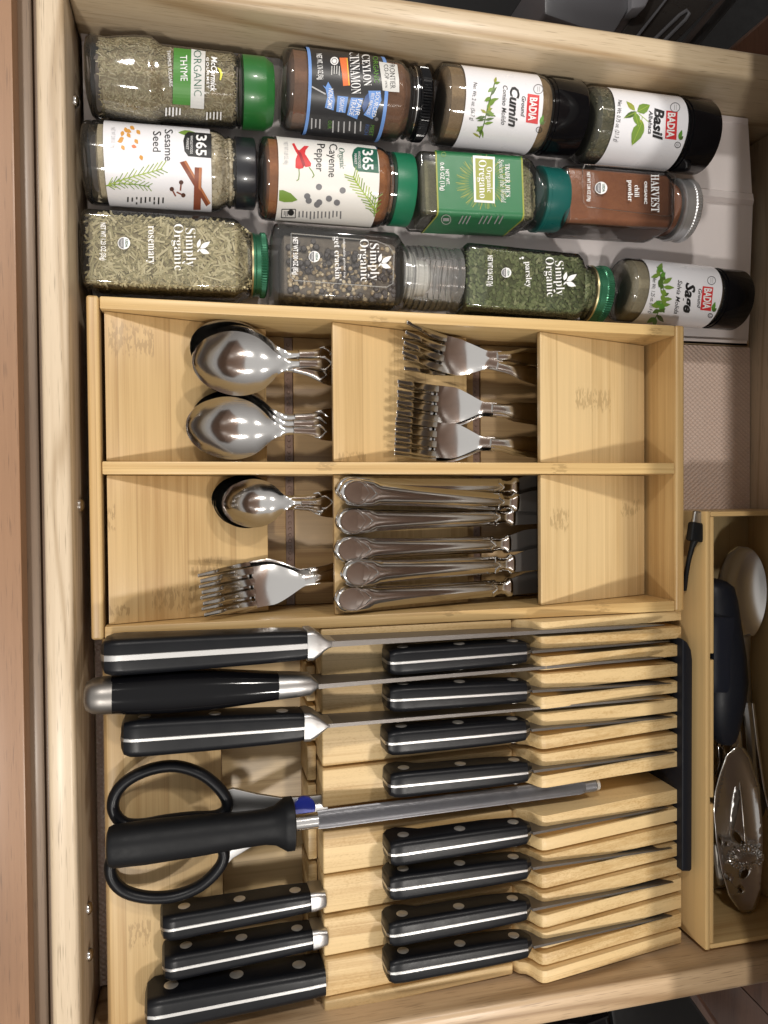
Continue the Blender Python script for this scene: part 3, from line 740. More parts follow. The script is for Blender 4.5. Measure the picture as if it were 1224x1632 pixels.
# sharpening steel
A = at(172, 1350, .0765); B = at(472, 1311, .0735); rot, L = frame(A, B)
t = thing('sharpening_steel', 'long grey sharpening steel with black flared handle lying across the scissors', 'sharpening steel', A, rot)
b = MB(); b.loft([(q[0]*.955,)+q[1:] for q in [(-.0005, 0.0074, 0.0069, 0.0069, 0), (.0005, 0.0099, 0.0090, 0.0083, 0), (.003, 0.0109, 0.0099, 0.0092, 0), (.02, 0.0114, 0.0103, 0.0097, 0), (.05, 0.0109, 0.0099, 0.0097, 0), (.075, 0.0097, 0.0090, 0.0087, 0), (.088, 0.0096, 0.0090, 0.0087, 0), (.094, 0.0107, 0.0099, 0.0097, 0), (.0985, 0.0133, 0.0118, 0.0110, 0), (.1005, 0.0145, 0.0127, 0.0115, 0), (.1045, 0.0145, 0.0127, 0.0115, 0), (.1052, 0.0133, 0.0116, 0.0109, 0)]], 40)
b.build('handle', M['hmatte'], t, smooth=35)
b = MB(); b.lathe([(.0990, .0046), (.1145, .0046)], 32); b.build('ferrule', M['steel'], t)
T = at(948, 1250, .0600); Mi = Matrix.LocRotScale(A, t.rotation_euler, None).inverted(); e = Mi @ T
b = MB(); n = 96; rs = []
for s, r_ in ((.1143, .0047), (.12, .0050), (e.x*.6, .0049), (e.x-.012, .0048), (e.x-.009, .0044), (e.x-.001, .0044), (e.x, .0038)):
    k_ = (s-.1143)/(e.x-.1143); ridg = .00022 if s < e.x-.01 else 0
    rs.append([(s, e.y*k_+(r_+ridg*math.cos(k*math.pi))*math.cos(2*math.pi*k/n), e.z*k_+(r_+ridg*math.cos(k*math.pi))*math.sin(2*math.pi*k/n)) for k in range(n)])
b.rings(rs); b.build('rod', plain('grey_ridged_steel', (.24, .24, .255), .42, .85), t, smooth=20)
b = MB()  # squared tip
o_ = [(e.x-.010, 1.0), (e.x+.002, .9)]
b.rings([[(x, e.y+.0043*f_*math.cos(2*math.pi*k/12), e.z+.0043*f_*math.sin(2*math.pi*k/12)) for k in range(12)] for x, f_ in o_]); b.build('tip', M['steel_dull'], t, smooth=0)

# scissors
sc = thing('scissors', 'kitchen scissors with black loop handles lying under the sharpening steel', 'scissors', at(400, 1310, .045))
def up_(pts, z): return [at(x, y, z) for x, y in pts]
def smooth_loop(pts, k=4):
    n = len(pts); out = []
    for i in range(n):
        p0, p1, p2, p3 = (pts[(i+d) % n] for d in (-1, 0, 1, 2))
        for q in range(k):
            s = q/k
            out.append(.5*((2*p1)+(-p0+p2)*s+(2*p0-5*p1+4*p2-p3)*s*s+(-p0+3*p1-3*p2+p3)*s**3))
    return out
lp1 = [(181, 1292), (184, 1266), (204, 1243), (240, 1226), (280, 1221), (318, 1232), (345, 1252), (361, 1274), (360, 1291), (342, 1301), (305, 1303), (262, 1308), (228, 1314), (198, 1312)]
lp2 = [(176, 1378), (180, 1402), (200, 1421), (236, 1430), (276, 1428), (313, 1415), (340, 1394), (356, 1370), (352, 1350), (320, 1343), (270, 1347), (225, 1352), (190, 1356)]
b = MB(); b.tube(smooth_loop(up_(lp1, .0625)), .0034, 12, loop=True, flat=1.15); local(b.build('loop_handle', M['hblack']), sc)
b = MB(); b.tube(smooth_loop(up_(lp2, .0625)), .0034, 12, loop=True, flat=1.15); local(b.build('loop_handle', M['hblack']), sc)
def flatpoly(name, pts, z, th, mat, root, bev=.0006):
    top = up_(pts, z); bot = [p-Vector((0, 0, th)) for p in top]
    b = MB(); b.rings([bot, top]); return local(b.build(name, mat, bevel=bev), root)
flatpoly('shank', [(352, 1262), (372, 1257), (410, 1266), (448, 1272), (488, 1270), (523, 1266), (523, 1292), (470, 1300), (430, 1304), (400, 1296), (362, 1300)], .056, .003, M['steel_brush'], sc)
flatpoly('shank', [(352, 1388), (372, 1368), (410, 1345), (470, 1312), (523, 1290), (523, 1280), (470, 1294), (420, 1318), (366, 1346)], .0525, .003, M['steel_brush'], sc)
p = at(485, 1287, .0575)
b = MB(); n = 28; b.rings([[(p.x+r_*math.cos(2*math.pi*k/n), p.y+r_*math.sin(2*math.pi*k/n), z) for k in range(n)] for r_, z in ((.0066, .0560), (.0066, .0585), (.0060, .0592))]); local(b.build('pivot_cap', M['bluecap']), sc)

# ------------------------------------------------------------------ right hand box and its utensils
bx = thing('utensil_box', 'narrow bamboo box of serving utensils at the right edge of the drawer', 'utensil box', (.38, -.16, .0016))
ZB = .070
def bpart(b, n, m, **k): return part(b, n, m, bx, **k)
BX0, BX1, BY0, BY1 = .3262, .4125, -.3042, -.0116
b = MB(); b.box(BX0, BX0+.0036, BY0, BY1, .002, ZB); bpart(b, 'side_wall', M['bam_y'], bevel=.0008)
ys = [at(1131, y, ZB).y for y in (1042, 1052, 1272, 1282)]
for y0, y1 in ((BY1-.0038, ys[0]), (ys[1], ys[2]), (ys[3], BY0+.0038)):
    b = MB(); b.box(BX0+.0038, BX0+.0064, y1, y0, .0095, ZB-.0003); bpart(b, 'inner_wall', M['bam_y'], bevel=.0005)
for y0, y1 in ((ys[0]-.0003, ys[1]+.0003), (ys[2]-.0003, ys[3]+.0003)):
    b = MB(); b.box(BX0+.0038, BX0+.0058, y1, y0, .0095, ZB-.009); bpart(b, 'slot_shade', M['black'])  # black filler paints the dark of the open notch
b = MB(); b.box(BX0+.0038, BX1, BY0+.0002, BY0+.0036, .0045, ZB-.0001); bpart(b, 'end_wall', M['bam_x'], bevel=.0010)
b = MB(); b.box(BX0+.0038, BX1, BY1-.0036, BY1-.0002, .0045, ZB-.0001); bpart(b, 'end_wall', M['bam_x'], bevel=.0010)
b = MB(); b.box(BX1-.0036, BX1, BY0+.0040, BY1-.0040, .0045, ZB); bpart(b, 'side_wall', M['bam_y'], bevel=.0008)
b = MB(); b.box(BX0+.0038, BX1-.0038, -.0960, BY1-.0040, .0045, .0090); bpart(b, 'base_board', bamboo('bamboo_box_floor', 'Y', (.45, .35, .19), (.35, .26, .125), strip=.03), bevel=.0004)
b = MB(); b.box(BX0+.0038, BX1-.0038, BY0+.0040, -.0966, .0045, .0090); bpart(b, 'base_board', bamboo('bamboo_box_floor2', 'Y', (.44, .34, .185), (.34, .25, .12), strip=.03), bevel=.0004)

# black slim case standing between block and box
b = MB()
cs = [(1088, 1018), (1096, 1024), (1102, 1036), (1104, 1052), (1103, 1386), (1100, 1389), (1087, 1389)]
top = up_(cs, .0620); b.rings([[p-Vector((0, 0, .056)) for p in top], top])
tag(b.build('black_case', M['navyblack'], bevel=.0012, seg=3), 'slim blue-black case wedged between the knife block and the utensil box', 'case')
b = MB(); b.tube([at(1074, 1240, .03), at(1082, 1232, .034), at(1090, 1228, .034)], .0050, 10)
tag(b.build('black_plug', M['hmatte']), 'small matte black plug end beside the sharpening steel tip at the block end', 'plug')

# charging cable
cbl = thing('usb_cable', 'short black charging cable with silver connector between tray and utensil box', 'cable', at(1108, 850, .02))
zc = .064
def boxpx(b, a, c, w, h, z):
    A_, C_ = at(*a, z), at(*c, z); d = (C_-A_); s_ = Vector((-d.y, d.x, 0)).normalized()*w/2; u_ = Vector((0, 0, h/2))
    b.rings([[q+s_+u_, q-s_+u_, q-s_-u_, q+s_-u_] for q in (A_, C_)])
b = MB(); boxpx(b, (1114, 815), (1111, 836), .0082, .0026, zc); local(b.build('connector', M['steel_brush'], bevel=.0010, seg=3), cbl)
b = MB(); boxpx(b, (1111, 833), (1107, 863), .0105, .0060, zc); local(b.build('plug', M['hmatte'], bevel=.0014, seg=3), cbl)
b = MB(); b.tube([at(1107, 861, zc), at(1103, 872, zc-.001), at(1098, 892, zc-.003), at(1094, 915, zc-.008), at(1091, 940, zc-.014)], [.0026, .0018, .0015, .0015, .0015], 10); local(b.build('cord', M['hmatte']), cbl)

# large serving spoon bowl
A = at(1178, 871, .040); Bp = at(1190, 1016, .030)
rot, L = frame(A, Bp)
t = thing('serving_spoon', 'brushed steel serving spoon at the top of the utensil box, partly under the black frother', 'serving spoon', A, rot)
b = MB(); P = []
for i in range(25):
    u = i/24; w = .0205*max(0, 1-((u-.48)/.48)**2)**.5 if u < .48 else .0205*max(0, 1-((u-.48)/.56)**2)**.55
    w = max(w, .0005 if u < .5 else .004)
    D = .0115*math.sin(math.pi*min(1, u))**.8
    P.append([(u*L, w*v, -D*(1-abs(v)**2.2)) for v in [(-1+2*j/16) for j in range(17)]])
b.grid(P, .0014); b.build('bowl', M['steel_satin'], t)
b = MB(); b.tube([(L*.98, 0, .000), (L+.02, .001, -.004), (L+.12, .004, -.012)], [.0038, .0034, .004], 10, flat=.5); b.build('handle', M['steel_brush'], t)

# milk frother: handle along -y
fr = thing('milk_frother', 'matte black battery milk frother with wire whisk coil lying over the utensils', 'milk frother', at(1165, 1060, .05))
ZFm = .060
axp = [(925, 1150, 10), (929, 1152, 18), (938, 1155, 25), (960, 1157, 28), (1000, 1159, 31), (1050, 1163, 34), (1090, 1165, 35), (1120, 1164, 33), (1150, 1164, 28), (1175, 1168, 20), (1187, 1171, 14), (1192, 1172, 10)]
b = MB(); rs = []
for (py, pxx, hw) in axp:
    c = at(pxx, py, ZFm); w = (at(pxx+hw, py, ZFm)-c).length; n = 32
    h = min(.0165, w*.95)
    rs.append([(c.x+w*math.copysign(abs(math.cos(2*math.pi*k/n))**.95, math.cos(2*math.pi*k/n)), c.y, c.z-.010+h*math.copysign(abs(math.sin(2*math.pi*k/n))**.95, math.sin(2*math.pi*k/n))) for k in range(n)])
b.rings(rs); local(b.build('handle', M['navyblack'], smooth=50), fr)
b = MB(); P = []
for i in range(13):
    py = 984+i*10; row = []
    for j in range(7):
        pxx = 1138+(1170-1138)*j/6
        hh = .0642+.0020*(1-abs(j/6-.35)**2)-.0009*(1 if i in (0, 12) or j in (0, 6) else 0)
        row.append(at(pxx, py, hh))
    P.append(row)
b.grid(P, .003); local(b.build('battery_cover', plain('navy_cover', (.011, .013, .021), .5, spec=.25, bumpy=.05), smooth=50), fr)
b = MB(); b.tube([at(1172, 1190, .044), at(1176, 1220, .045), at(1183, 1280, .047), at(1189, 1352, .050)], [.0016, .0008, .0007, .0007], 8); local(b.build('wire_shaft', M['steel']), fr)
b = MB(); b.lathe([(0, .0028), (.006, .0022)], 16); o = b.build('tip_collar', M['steel'], None); o.parent = fr; q = at(1171, 1191, .044); o.location = q-fr.location; o.rotation_euler = (0, 0, R(-100))
b = MB(); pts = []
nco = 26
for k in range(nco*10+1):
    s = k/(nco*10); a = 2*math.pi*s*nco
    ring = 2*math.pi*s
    cx, cy = 1188+24*math.cos(ring), 1366+15*math.sin(ring)
    c = at(cx, cy, .0505); d = Vector((math.cos(ring), -math.sin(ring), 0))
    pts.append(c+d*(.0023*math.cos(a))+Vector((0, 0, .0023*math.sin(a))))
b.tube(pts, .00042, 5); local(b.build('whisk_coil', M['steel']), fr)

# slotted spoon
SPN = [(1196, 1208), (1210, 1252), (1215, 1310), (1216, 1370), (1212, 1420), (1204, 1448), (1192, 1456), (1178, 1450), (1162, 1428), (1150, 1390), (1141, 1340), (1137, 1290), (1139, 1262), (1146, 1235), (1156, 1205), (1172, 1190), (1186, 1192)]
ss = thing('slotted_spoon', 'polished slotted serving spoon with cut-outs, its tip at the bottom of the utensil box', 'slotted spoon', at(1180, 1320, .03))
def sheet_with_holes(name, outer, holes, zfun, th, mat, root):
    allp = [[Vector((x, y, 0)) for x, y in outer]]+[[Vector((x, y, 0)) for x, y in h] for h in holes]
    tris = tessellate_polygon(allp); flat = [p for l in allp for p in l]
    bm = bmesh.new(); vs = [bm.verts.new(p) for p in flat]
    for a_, b_, c_ in tris:
        try: bm.faces.new((vs[a_], vs[b_], vs[c_]))
        except ValueError: pass
    for _ in range(4):
        ed = [e for e in bm.edges if e.calc_length() > 9]
        if not ed: break
        bmesh.ops.subdivide_edges(bm, edges=ed, cuts=1, use_grid_fill=False)
        bmesh.ops.triangulate(bm, faces=bm.faces[:])
    for v in bm.verts: v.co = at(v.co.x, v.co.y, zfun(v.co.x, v.co.y))
    me = bpy.data.meshes.new(name); bmesh.ops.recalc_face_normals(bm, faces=bm.faces); bm.to_mesh(me); bm.free()
    me.materials.append(mat); me.polygons.foreach_set('use_smooth', [True]*len(me.polygons))
    o = bpy.data.objects.new(name, me); COL.objects.link(o)
    md = o.modifiers.new('thickness', 'SOLIDIFY'); md.thickness = th; md.offset = 0
    return local(o, root)
def ell(cx, cy, a, b_, n=10, rot_=0):
    return [(cx+a*math.cos(2*math.pi*k/n)*math.cos(rot_)-b_*math.sin(2*math.pi*k/n)*math.sin(rot_), cy+a*math.cos(2*math.pi*k/n)*math.sin(rot_)+b_*math.sin(2*math.pi*k/n)*math.cos(rot_)) for k in range(n)]
def dish(x, y):
    u = (y-1325)/130; v = (x-(1178+14*u))/40
    return .050-.007*max(0, 1-u*u*.9-v*v)-.004*max(0, u)
sheet_with_holes('bowl', SPN, [ell(1186, 1392, 6, 9, 12, .5), ell(1180, 1419, 3, 5, 8, -.6), ell(1158, 1397, 3, 8, 8, -.7), ell(1175, 1335, 5, 11, 10, -.6), ell(1186, 1348, 4, 8, 8, -.3), ell(1147, 1340, 3, 7, 8, -.3), ell(1157, 1345, 2.5, 3, 8)], dish, .0012, M['steel_satin'], ss)
b = MB(); P = []
for k in range(9):
    py = 1198-k*16; px0 = 1176-k*1.2; c = at(px0, py, .040-.0015*k); w = .0042-.0002*k
    P.append([(c.x-w, c.y, c.z-.0006), (c.x, c.y, c.z+.0008), (c.x+w, c.y, c.z-.0006)])
b.grid(P, .0015); local(b.build('handle', M['steel']), ss)
# slotted turner behind it
tn = thing('serving_fork', 'steel serving piece with a long slot beside the box wall, under the slotted spoon', 'serving piece', at(1155, 1250, .028))
sheet_with_holes('head', [(1141, 1185), (1154, 1192), (1162, 1210), (1170, 1240), (1170, 1290), (1160, 1340), (1142, 1350), (1136, 1300), (1137, 1240), (1144, 1215)], [ell(1153, 1272, 2.6, 26, 12, .12)], lambda x, y: .030+.004*math.cos((x-1153)/14), .0012, M['steel'], tn)
b = MB(); b.tube([at(1148, 1190, .032), at(1150, 1150, .024), at(1152, 1100, .016)], [.004, .0035, .004], 8, flat=.4); local(b.build('handle', M['steel']), tn)
sp = thing('small_spatula', 'narrow curved steel blade lying between the frother wire and the serving piece', 'spatula', at(1172, 1250, .034))
sheet_with_holes('blade', [(1176, 1200), (1184, 1206), (1184, 1240), (1176, 1290), (1166, 1330), (1160, 1326), (1166, 1280), (1172, 1240)], [], lambda x, y: .046-.00002*(y-1200), .0012, M['steel_brush'], sp)
b = MB(); b.tube([at(1180, 1204, .044), at(1178, 1180, .036), at(1176, 1140, .024)], .003, 8, flat=.4); local(b.build('handle', M['steel']), sp)
# dark butter knife-like piece by the wall
dk = thing('whisk_head', 'dark folded steel utensil low against the box wall near the slotted spoon tip', 'utensil', at(1150, 1385, .016))
for k in range(4):
    b = MB(); b.tube([at(1140+k*3, 1345, .020), at(1144+k*4, 1380, .021+.002*math.sin(k)), at(1148+k*3, 1408-k*2, .018)], .0022, 8); local(b.build('wire_loop', M['steel_dull']), dk)
# two slim teaspoons / measuring handles on the right
ts = thing('long_spoon', 'slim steel spoon handle with dark oval end on the right of the utensil box', 'long spoon', at(1205, 1220, .03))
b = MB(); P = []
for k in range(21):
    s = k/20; py = 1120+180*s; pxm = 1193+9*s+4*math.sin(s*3); w = .0032+.0045*max(0, (s-.55)/.45)
    c = at(pxm, py, .034-.004*s)
    P.append([(c.x-w, c.y, c.z-.0012), (c.x-w*.4, c.y, c.z+.0006), (c.x+w*.4, c.y, c.z+.0006), (c.x+w, c.y, c.z-.0012)])
b.grid(P, .0018); local(b.build('handle', M['steel_brush']), ts)
b = MB(); c = at(1208, 1285, .0325); n = 24
ov = [at(1208+13*math.sin(2*math.pi*k/n), 1283-24*math.cos(2*math.pi*k/n)*(1 if math.cos(2*math.pi*k/n) < 0 else 1.25), .0325) for k in range(n)]
b.rings([[p-Vector((0, 0, .002)) for p in ov], ov]); local(b.build('oval_end', plain('dark_oval_inlay', (.10, .085, .075), .3, .7), bevel=.0004), ts)
ts2 = thing('thin_handle', 'thin round steel rod running beside the slim spoon at the right edge', 'utensil handle', at(1210, 1190, .03))
b = MB(); b.tube([at(1199, 1120, .030), at(1207, 1190, .030), at(1218, 1262, .030), at(1228, 1300, .030)], .0016, 10); local(b.build('rod', M['steel']), ts2)
b = MB(); b.ball(tuple(at(1229, 1302, .030)), .0030, 12, 8); local(b.build('knob', M['steel']), ts2)

# ------------------------------------------------------------------ spice bottles
M['glass'] = glass('clear_glass', (.992, .994, .988), (.84, .86, .84), haze=.016)
M['glass_green'] = glass('greenish_glass', (.975, .987, .97), (.20, .32, .23), haze=.01)
M['clear_plastic'] = glass('clear_plastic', (.985, .985, .98), (.75, .75, .73), lo=.07, haze=.13)
M['paper'] = plain('white_label_paper', (.79, .79, .83), .30, coat=.55, bumpy=.05, bscale=120)
M['cream'] = plain('cream_label_paper', (.76, .745, .71), .42, coat=.12, bumpy=.05, bscale=120)
C = {}
for n_, c_ in dict(white=(.82, .82, .82), black=(.012, .012, .013), red=(.60, .035, .04), darkred=(.32, .02, .03), green=(.10, .26, .035), leaf=(.16, .27, .04), leafdark=(.07, .13, .025), olive=(.30, .32, .05), dgreen=(.01, .10, .06), lgreen=(.33, .45, .06), blue=(.15, .30, .66), dblue=(.05, .10, .26), orange=(.72, .17, .05), seed=(.62, .30, .06), brown=(.22, .06, .03), lbrown=(.45, .17, .07), grey=(.16, .16, .17), lgrey=(.45, .45, .46), ygreen=(.40, .42, .10), tjgreen=(.03, .17, .07), burst=(.12, .22, .06), thymegreen=(.06, .22, .035), palegrey=(.60, .60, .58), yellow=(.70, .68, .08), clove=(.08, .03, .02)).items():
    C[n_] = plain('print_'+n_, c_, .4)
C['tj_stone'] = plain('label_shade_green', (.035, .10, .055), .45)

GLYPH = {}
def glyphs(s, shear=0, bold=0, space=1.0):
    key = (s, shear, bold, space)
    if key in GLYPH: return GLYPH[key]
    cu = bpy.data.curves.new('t', 'FONT'); cu.body = s; cu.shear = shear; cu.offset = bold; cu.space_character = space; cu.resolution_u = 2
    o = bpy.data.objects.new('t', cu); COL.objects.link(o)
    dg = bpy.context.evaluated_depsgraph_get(); dg.update()
    ev = o.evaluated_get(dg); me = ev.to_mesh()
    vs = [(v.co.x, v.co.y) for v in me.vertices]; fs = [tuple(p.vertices) for p in me.polygons]
    ev.to_mesh_clear(); bpy.data.objects.remove(o); bpy.data.curves.remove(cu)
    x0 = min(v[0] for v in vs); x1 = max(v[0] for v in vs); yt = max(v[1] for v in vs)
    GLYPH[key] = ([((x-x0)/(x1-x0), y/yt) for x, y in vs], fs)
    return GLYPH[key]
def serif(s):
    out = ''
    for ch in s:
        if 'A' <= ch <= 'Z': out += chr(0x1D400+ord(ch)-65)
        elif 'a' <= ch <= 'z': out += chr(0x1D41A+ord(ch)-97)
        else: out += ch
    return out
def script(s):
    ex = {'e': 'ℯ', 'g': 'ℊ', 'o': 'ℴ'}
    return ''.join(chr(0x1D434+ord(c)-65) if 'A' <= c <= 'Z' else ('ℎ' if c == 'h' else chr(0x1D44E+ord(c)-97)) if 'a' <= c <= 'z' else c for c in s)
def tri_split(pts, tris, mx):
    pts = list(pts)
    for _ in range(5):
        L_ = max((math.dist(pts[a], pts[b_]) for t in tris for a, b_ in ((t[0], t[1]), (t[1], t[2]), (t[2], t[0]))), default=0)
        if L_ <= mx: break
        mid = {}; out = []
        def m_(a, b_):
            k = (min(a, b_), max(a, b_))
            if k not in mid:
                mid[k] = len(pts); pts.append(((pts[a][0]+pts[b_][0])/2, (pts[a][1]+pts[b_][1])/2))
            return mid[k]
        for a, b_, c in tris:
            x, y, z = m_(a, b_), m_(b_, c), m_(c, a)
            out += [(a, x, z), (x, b_, y), (z, y, c), (x, y, z)]
        tris = out
    return pts, tris

class Bottle:
    def __init__(s, label, p0, p1, zc, kind, r, hh=0, group='spice bottles lying in three rows', name='spice_bottle'):
        dz = hh if kind == 'flat' else 0
        A = at(*p0, zc+dz); B = at(*p1, zc+dz); A.z = B.z = zc
        if kind == 'cyl':                        # the outermost pixel of an end is its upper edge
            xa = at(*p0, zc+r*(.6 if p0[0] < 311 else -.2)).x; xb = at(*p1, zc+r*.8).x; d = B-A
            A, B = A+d*((xa-A.x)/d.x), A+d*((xb-A.x)/d.x)
        s.rot, s.L = frame(A, B); s.kind = kind; s.r = r; s.hh = hh
        s.t = thing(name, label, 'spice bottle', A, s.rot, group)
        s.Mi = Matrix.LocRotScale(A, s.t.rotation_euler, None).inverted()
        s.p0, s.p1 = p0, p1; s.pr = {}; s.o = s.Mi @ EYE; s.R3 = s.Mi.to_3x3()
    def hit(s, px, py, eps=0.0):
        d = s.R3 @ ray(px, py); o = s.o
        if s.kind == 'flat':
            t = (s.hh+eps-o.z)/d.z; p = o+d*t
            if p.y < -s.r+.0008:
                t2 = (-s.r-eps-o.y)/d.y; p = o+d*t2
            return p
        r = s.r+eps; a = d.y*d.y+d.z*d.z; b_ = 2*(o.y*d.y+o.z*d.z); c = o.y*o.y+o.z*o.z-r*r
        D = b_*b_-4*a*c
        t = (-b_-math.sqrt(D))/(2*a) if D > 0 else -b_/(2*a)
        p = o+d*t
        if D <= 0:
            k = r/math.hypot(p.y, p.z); p = Vector((p.x, p.y*k, p.z*k))
        return p
    def ax(s, px):
        f = (px-s.p0[0])/(s.p1[0]-s.p0[0]); py = s.p0[1]+(s.p1[1]-s.p0[1])*f
        return s.hit(px, py).x
    def mb(s, col): return s.pr.setdefault(col, MB())
    def text(s, txt, p0, p1, h, col, eps=.00045, shear=0, bold=0, space=1.0):
        vs, fs = glyphs(txt, shear, bold, space)
        d = Vector((p1[0]-p0[0], p1[1]-p0[1])); u = Vector((d.y, -d.x)).normalized()*h
        s.mb(col).add([s.hit(p0[0]+d.x*x+u.x*y, p0[1]+d.y*x+u.y*y, eps) for x, y in vs], fs)
    def poly(s, pts, col, eps=.00030, mx=7):
        tris = [tuple(t) for t in tessellate_polygon([[Vector((x, y, 0)) for x, y in pts]])]
        P, T = tri_split(pts, tris, mx)
        s.mb(col).add([s.hit(x, y, eps) for x, y in P], T)
    def circ(s, c, r, col, eps=.00032, n=16, a0=0, a1=360): s.poly([(c[0]+r*math.cos(R(a0+(a1-a0)*k/n)), c[1]+r*math.sin(R(a0+(a1-a0)*k/n))) for k in range(n+(0 if a1-a0 == 360 else 1))], col, eps)
    def ringp(s, c, r, w, col, eps=.00036, n=18):
        P = []; F = []
        for k in range(n):
            for q in (r, r-w): P.append((c[0]+q*math.cos(2*math.pi*k/n), c[1]+q*math.sin(2*math.pi*k/n)))
        for k in range(n): F.append((2*k, 2*((k+1) % n), 2*((k+1) % n)+1, 2*k+1))
        s.mb(col).add([s.hit(x, y, eps) for x, y in P], F)
    def line(s, pts, w, col, eps=.00036):
        for (x0, y0), (x1, y1) in zip(pts, pts[1:]):
            d = Vector((x1-x0, y1-y0)); L_ = d.length
            if L_ < .01: continue
            n = Vector((-d.y, d.x))/L_*w/2; k = max(1, int(L_/6))
            for i in range(k):
                a = Vector((x0, y0))+d*(i/k); b_ = Vector((x0, y0))+d*((i+1)/k)
                s.mb(col).add([s.hit(q.x, q.y, eps) for q in (a+n, a-n, b_-n, b_+n)], [(0, 1, 2, 3)])
    def leaf(s, a, b_, w, col, eps=.00034, vein=None):
        a, b_ = Vector(a), Vector(b_); d = b_-a; n = Vector((-d.y, d.x)).normalized()*w/2
        pr = [(0, 0), (.15, .55), (.35, 1), (.6, .9), (.85, .4), (1, 0)]
        pts = [a+d*t+n*k for t, k in pr]+[a+d*t-n*k for t, k in pr[-2:0:-1]]
        s.poly([(p.x, p.y) for p in pts], col, eps)
        if vein: s.line([tuple(a), tuple(b_)], .8, vein, eps+.0001)
    def lines(s, x0, x1, n, y0, y1, col, w=1.4, jit=.25, eps=.0004):
        for k in range(n):
            x = x0+(x1-x0)*k/max(1, n-1)
            s.line([(x, y0+random.random()*(y1-y0)*.1), (x-(y1-y0)*.03, y1-random.random()*(y1-y0)*jit)], w, col, eps)
    def usda(s, c, r):
        s.circ(c, r, 'white', .00032); s.circ((c[0]-.3, c[1]), r*.86, 'grey', .00042, 14, 90, 270)
        s.text('USDA', (c[0]+r*.22, c[1]-r*.62), (c[0]+r*.22, c[1]+r*.62), r*.42, 'dgreen', .00050, bold=.02)
        s.text('ORGANIC', (c[0]-r*.52, c[1]-r*.6), (c[0]-r*.52, c[1]+r*.6), r*.3, 'white', .00052)
    def wrap(s, x0, x1, mat, eps=.0002, a0=-165, a1=165, n=72, name='label', edge=None):
        b = MB(); r = s.r+eps; P = []
        for i in range(n+1):
            a = R(90+a0+(a1-a0)*i/n); P.append([(x, r*math.cos(a), r*math.sin(a)) for x in (x0, x1)])
        b.grid(P); return b.build(name, mat, s.t)
    def body(s, st, mat, name='glass_body', n=56): 
        b = MB(); b.loft(st, n); s.st = st; return b.build(name, mat, s.t, smooth=45, recalc=True)
    def fill(s, x0, x1, mat, inset=.0013, zo=0, squash=1.0, name='contents'):
        xs = sorted({x0, x1, *[q[0] for q in s.st if x0 < q[0] < x1]}); st = []
        for x in xs:
            hw, hh, r, z = s.sec(x); st.append((x, hw-inset, (hh-inset)*squash, max(.001, r-inset), z+zo))
        st = [(st[0][0], st[0][1]*.82, st[0][2]*.82, st[0][3]*.8, st[0][4])]+[(st[0][0]+.0012,)+st[0][1:]]+st[1:-1]+[(st[-1][0]-.001,)+st[-1][1:]]+[(st[-1][0], st[-1][1]*.8, st[-1][2]*.8, st[-1][3]*.8, st[-1][4])]
        s.fst = st
        b = MB(); b.loft(st, 48); return b.build(name, mat, s.t, smooth=50)
    def sec(s, x, st=None):
        st = st or s.st
        for a, c in zip(st, st[1:]):
            if a[0] <= x <= c[0]:
                k = (x-a[0])/max(1e-9, c[0]-a[0]); return tuple(a[i]+(c[i]-a[i])*k for i in range(1, 5))
        q = st[0] if x < st[0][0] else st[-1]; return q[1:5]
    def flakes(s, n, lens, wid, mat, name='flakes', x0=None, x1=None, out=.0004, zmin=-.4, tilt=.35):
        b = MB(); st = s.fst; x0 = st[0][0] if x0 is None else x0; x1 = st[-1][0] if x1 is None else x1
        made = 0
        while made < n:
            x = random.uniform(x0, x1); hw, hh, r, z = s.sec(x, st)
            ring = rrect(x, hw, hh, r, z, 48); k = random.randrange(48)
            p0, p1 = Vector(ring[k]), Vector(ring[(k+1) % 48])
            if (p1-p0).length < 1e-6 or random.random() > (p1-p0).length/.010: continue
            p = p0.lerp(p1, random.random())
            if p.z-z < zmin*hh: continue
            tv = (p1-p0).normalized(); nv = Vector((1, 0, 0)).cross(tv)
            if nv.dot(Vector((0, p.y, p.z-z))) < 0: nv = -nv
            a = random.uniform(0, math.pi); d = (Vector((1, 0, 0))*math.cos(a)+tv*math.sin(a)+nv*random.uniform(-tilt, tilt)*.4).normalized()
            sd = d.cross(nv).normalized(); l = random.uniform(*lens)/2; w = wid*random.uniform(.7, 1.3)/2; h = w*.6
            c = p+nv*(out*random.uniform(-.6, 1.0))
            vs = [c+d*(e*l)+sd*(f*w)+nv*(g*h) for e in (-1, 1) for f in (-1, 1) for g in (-1, 1)]
            b.add(vs, [(0, 1, 3, 2), (4, 6, 7, 5), (0, 4, 5, 1), (2, 3, 7, 6), (0, 2, 6, 4), (1, 5, 7, 3)])
            made += 1
        return b.build(name, mat, s.t, smooth=0, kind='stuff', recalc=False)
    def done(s):
        for col, b in s.pr.items():
            b.build('label_print', C[col], s.t, smooth=0, recalc=False, kind='stuff')
def lid(bt, prof, mat, name='cap', n=96, ridged=()):
    b = MB(); b.lathe(prof, n); o = b.build(name, mat, bt.t, smooth=35); return o
def ridge_lid(bt, x0, x1, r, mat, knurl0, knurl1, n=160, inner=None, amp=.00045):
    b = MB()
    b.lathe([(x0, r*.96), (x0+.0004, r), (x0+.0016, r), (x0+.0024, r*.975), (knurl0, r*.975), (knurl0+.0008, r, amp), (knurl1-.0008, r, amp), (knurl1, r*.97), (x1-.0012, r*.965), (x1, r*.90), (x1+.0001, r*.80), (x1-.0006, r*.78)], n)
    return b.build('lid', mat, bt.t, smooth=30)

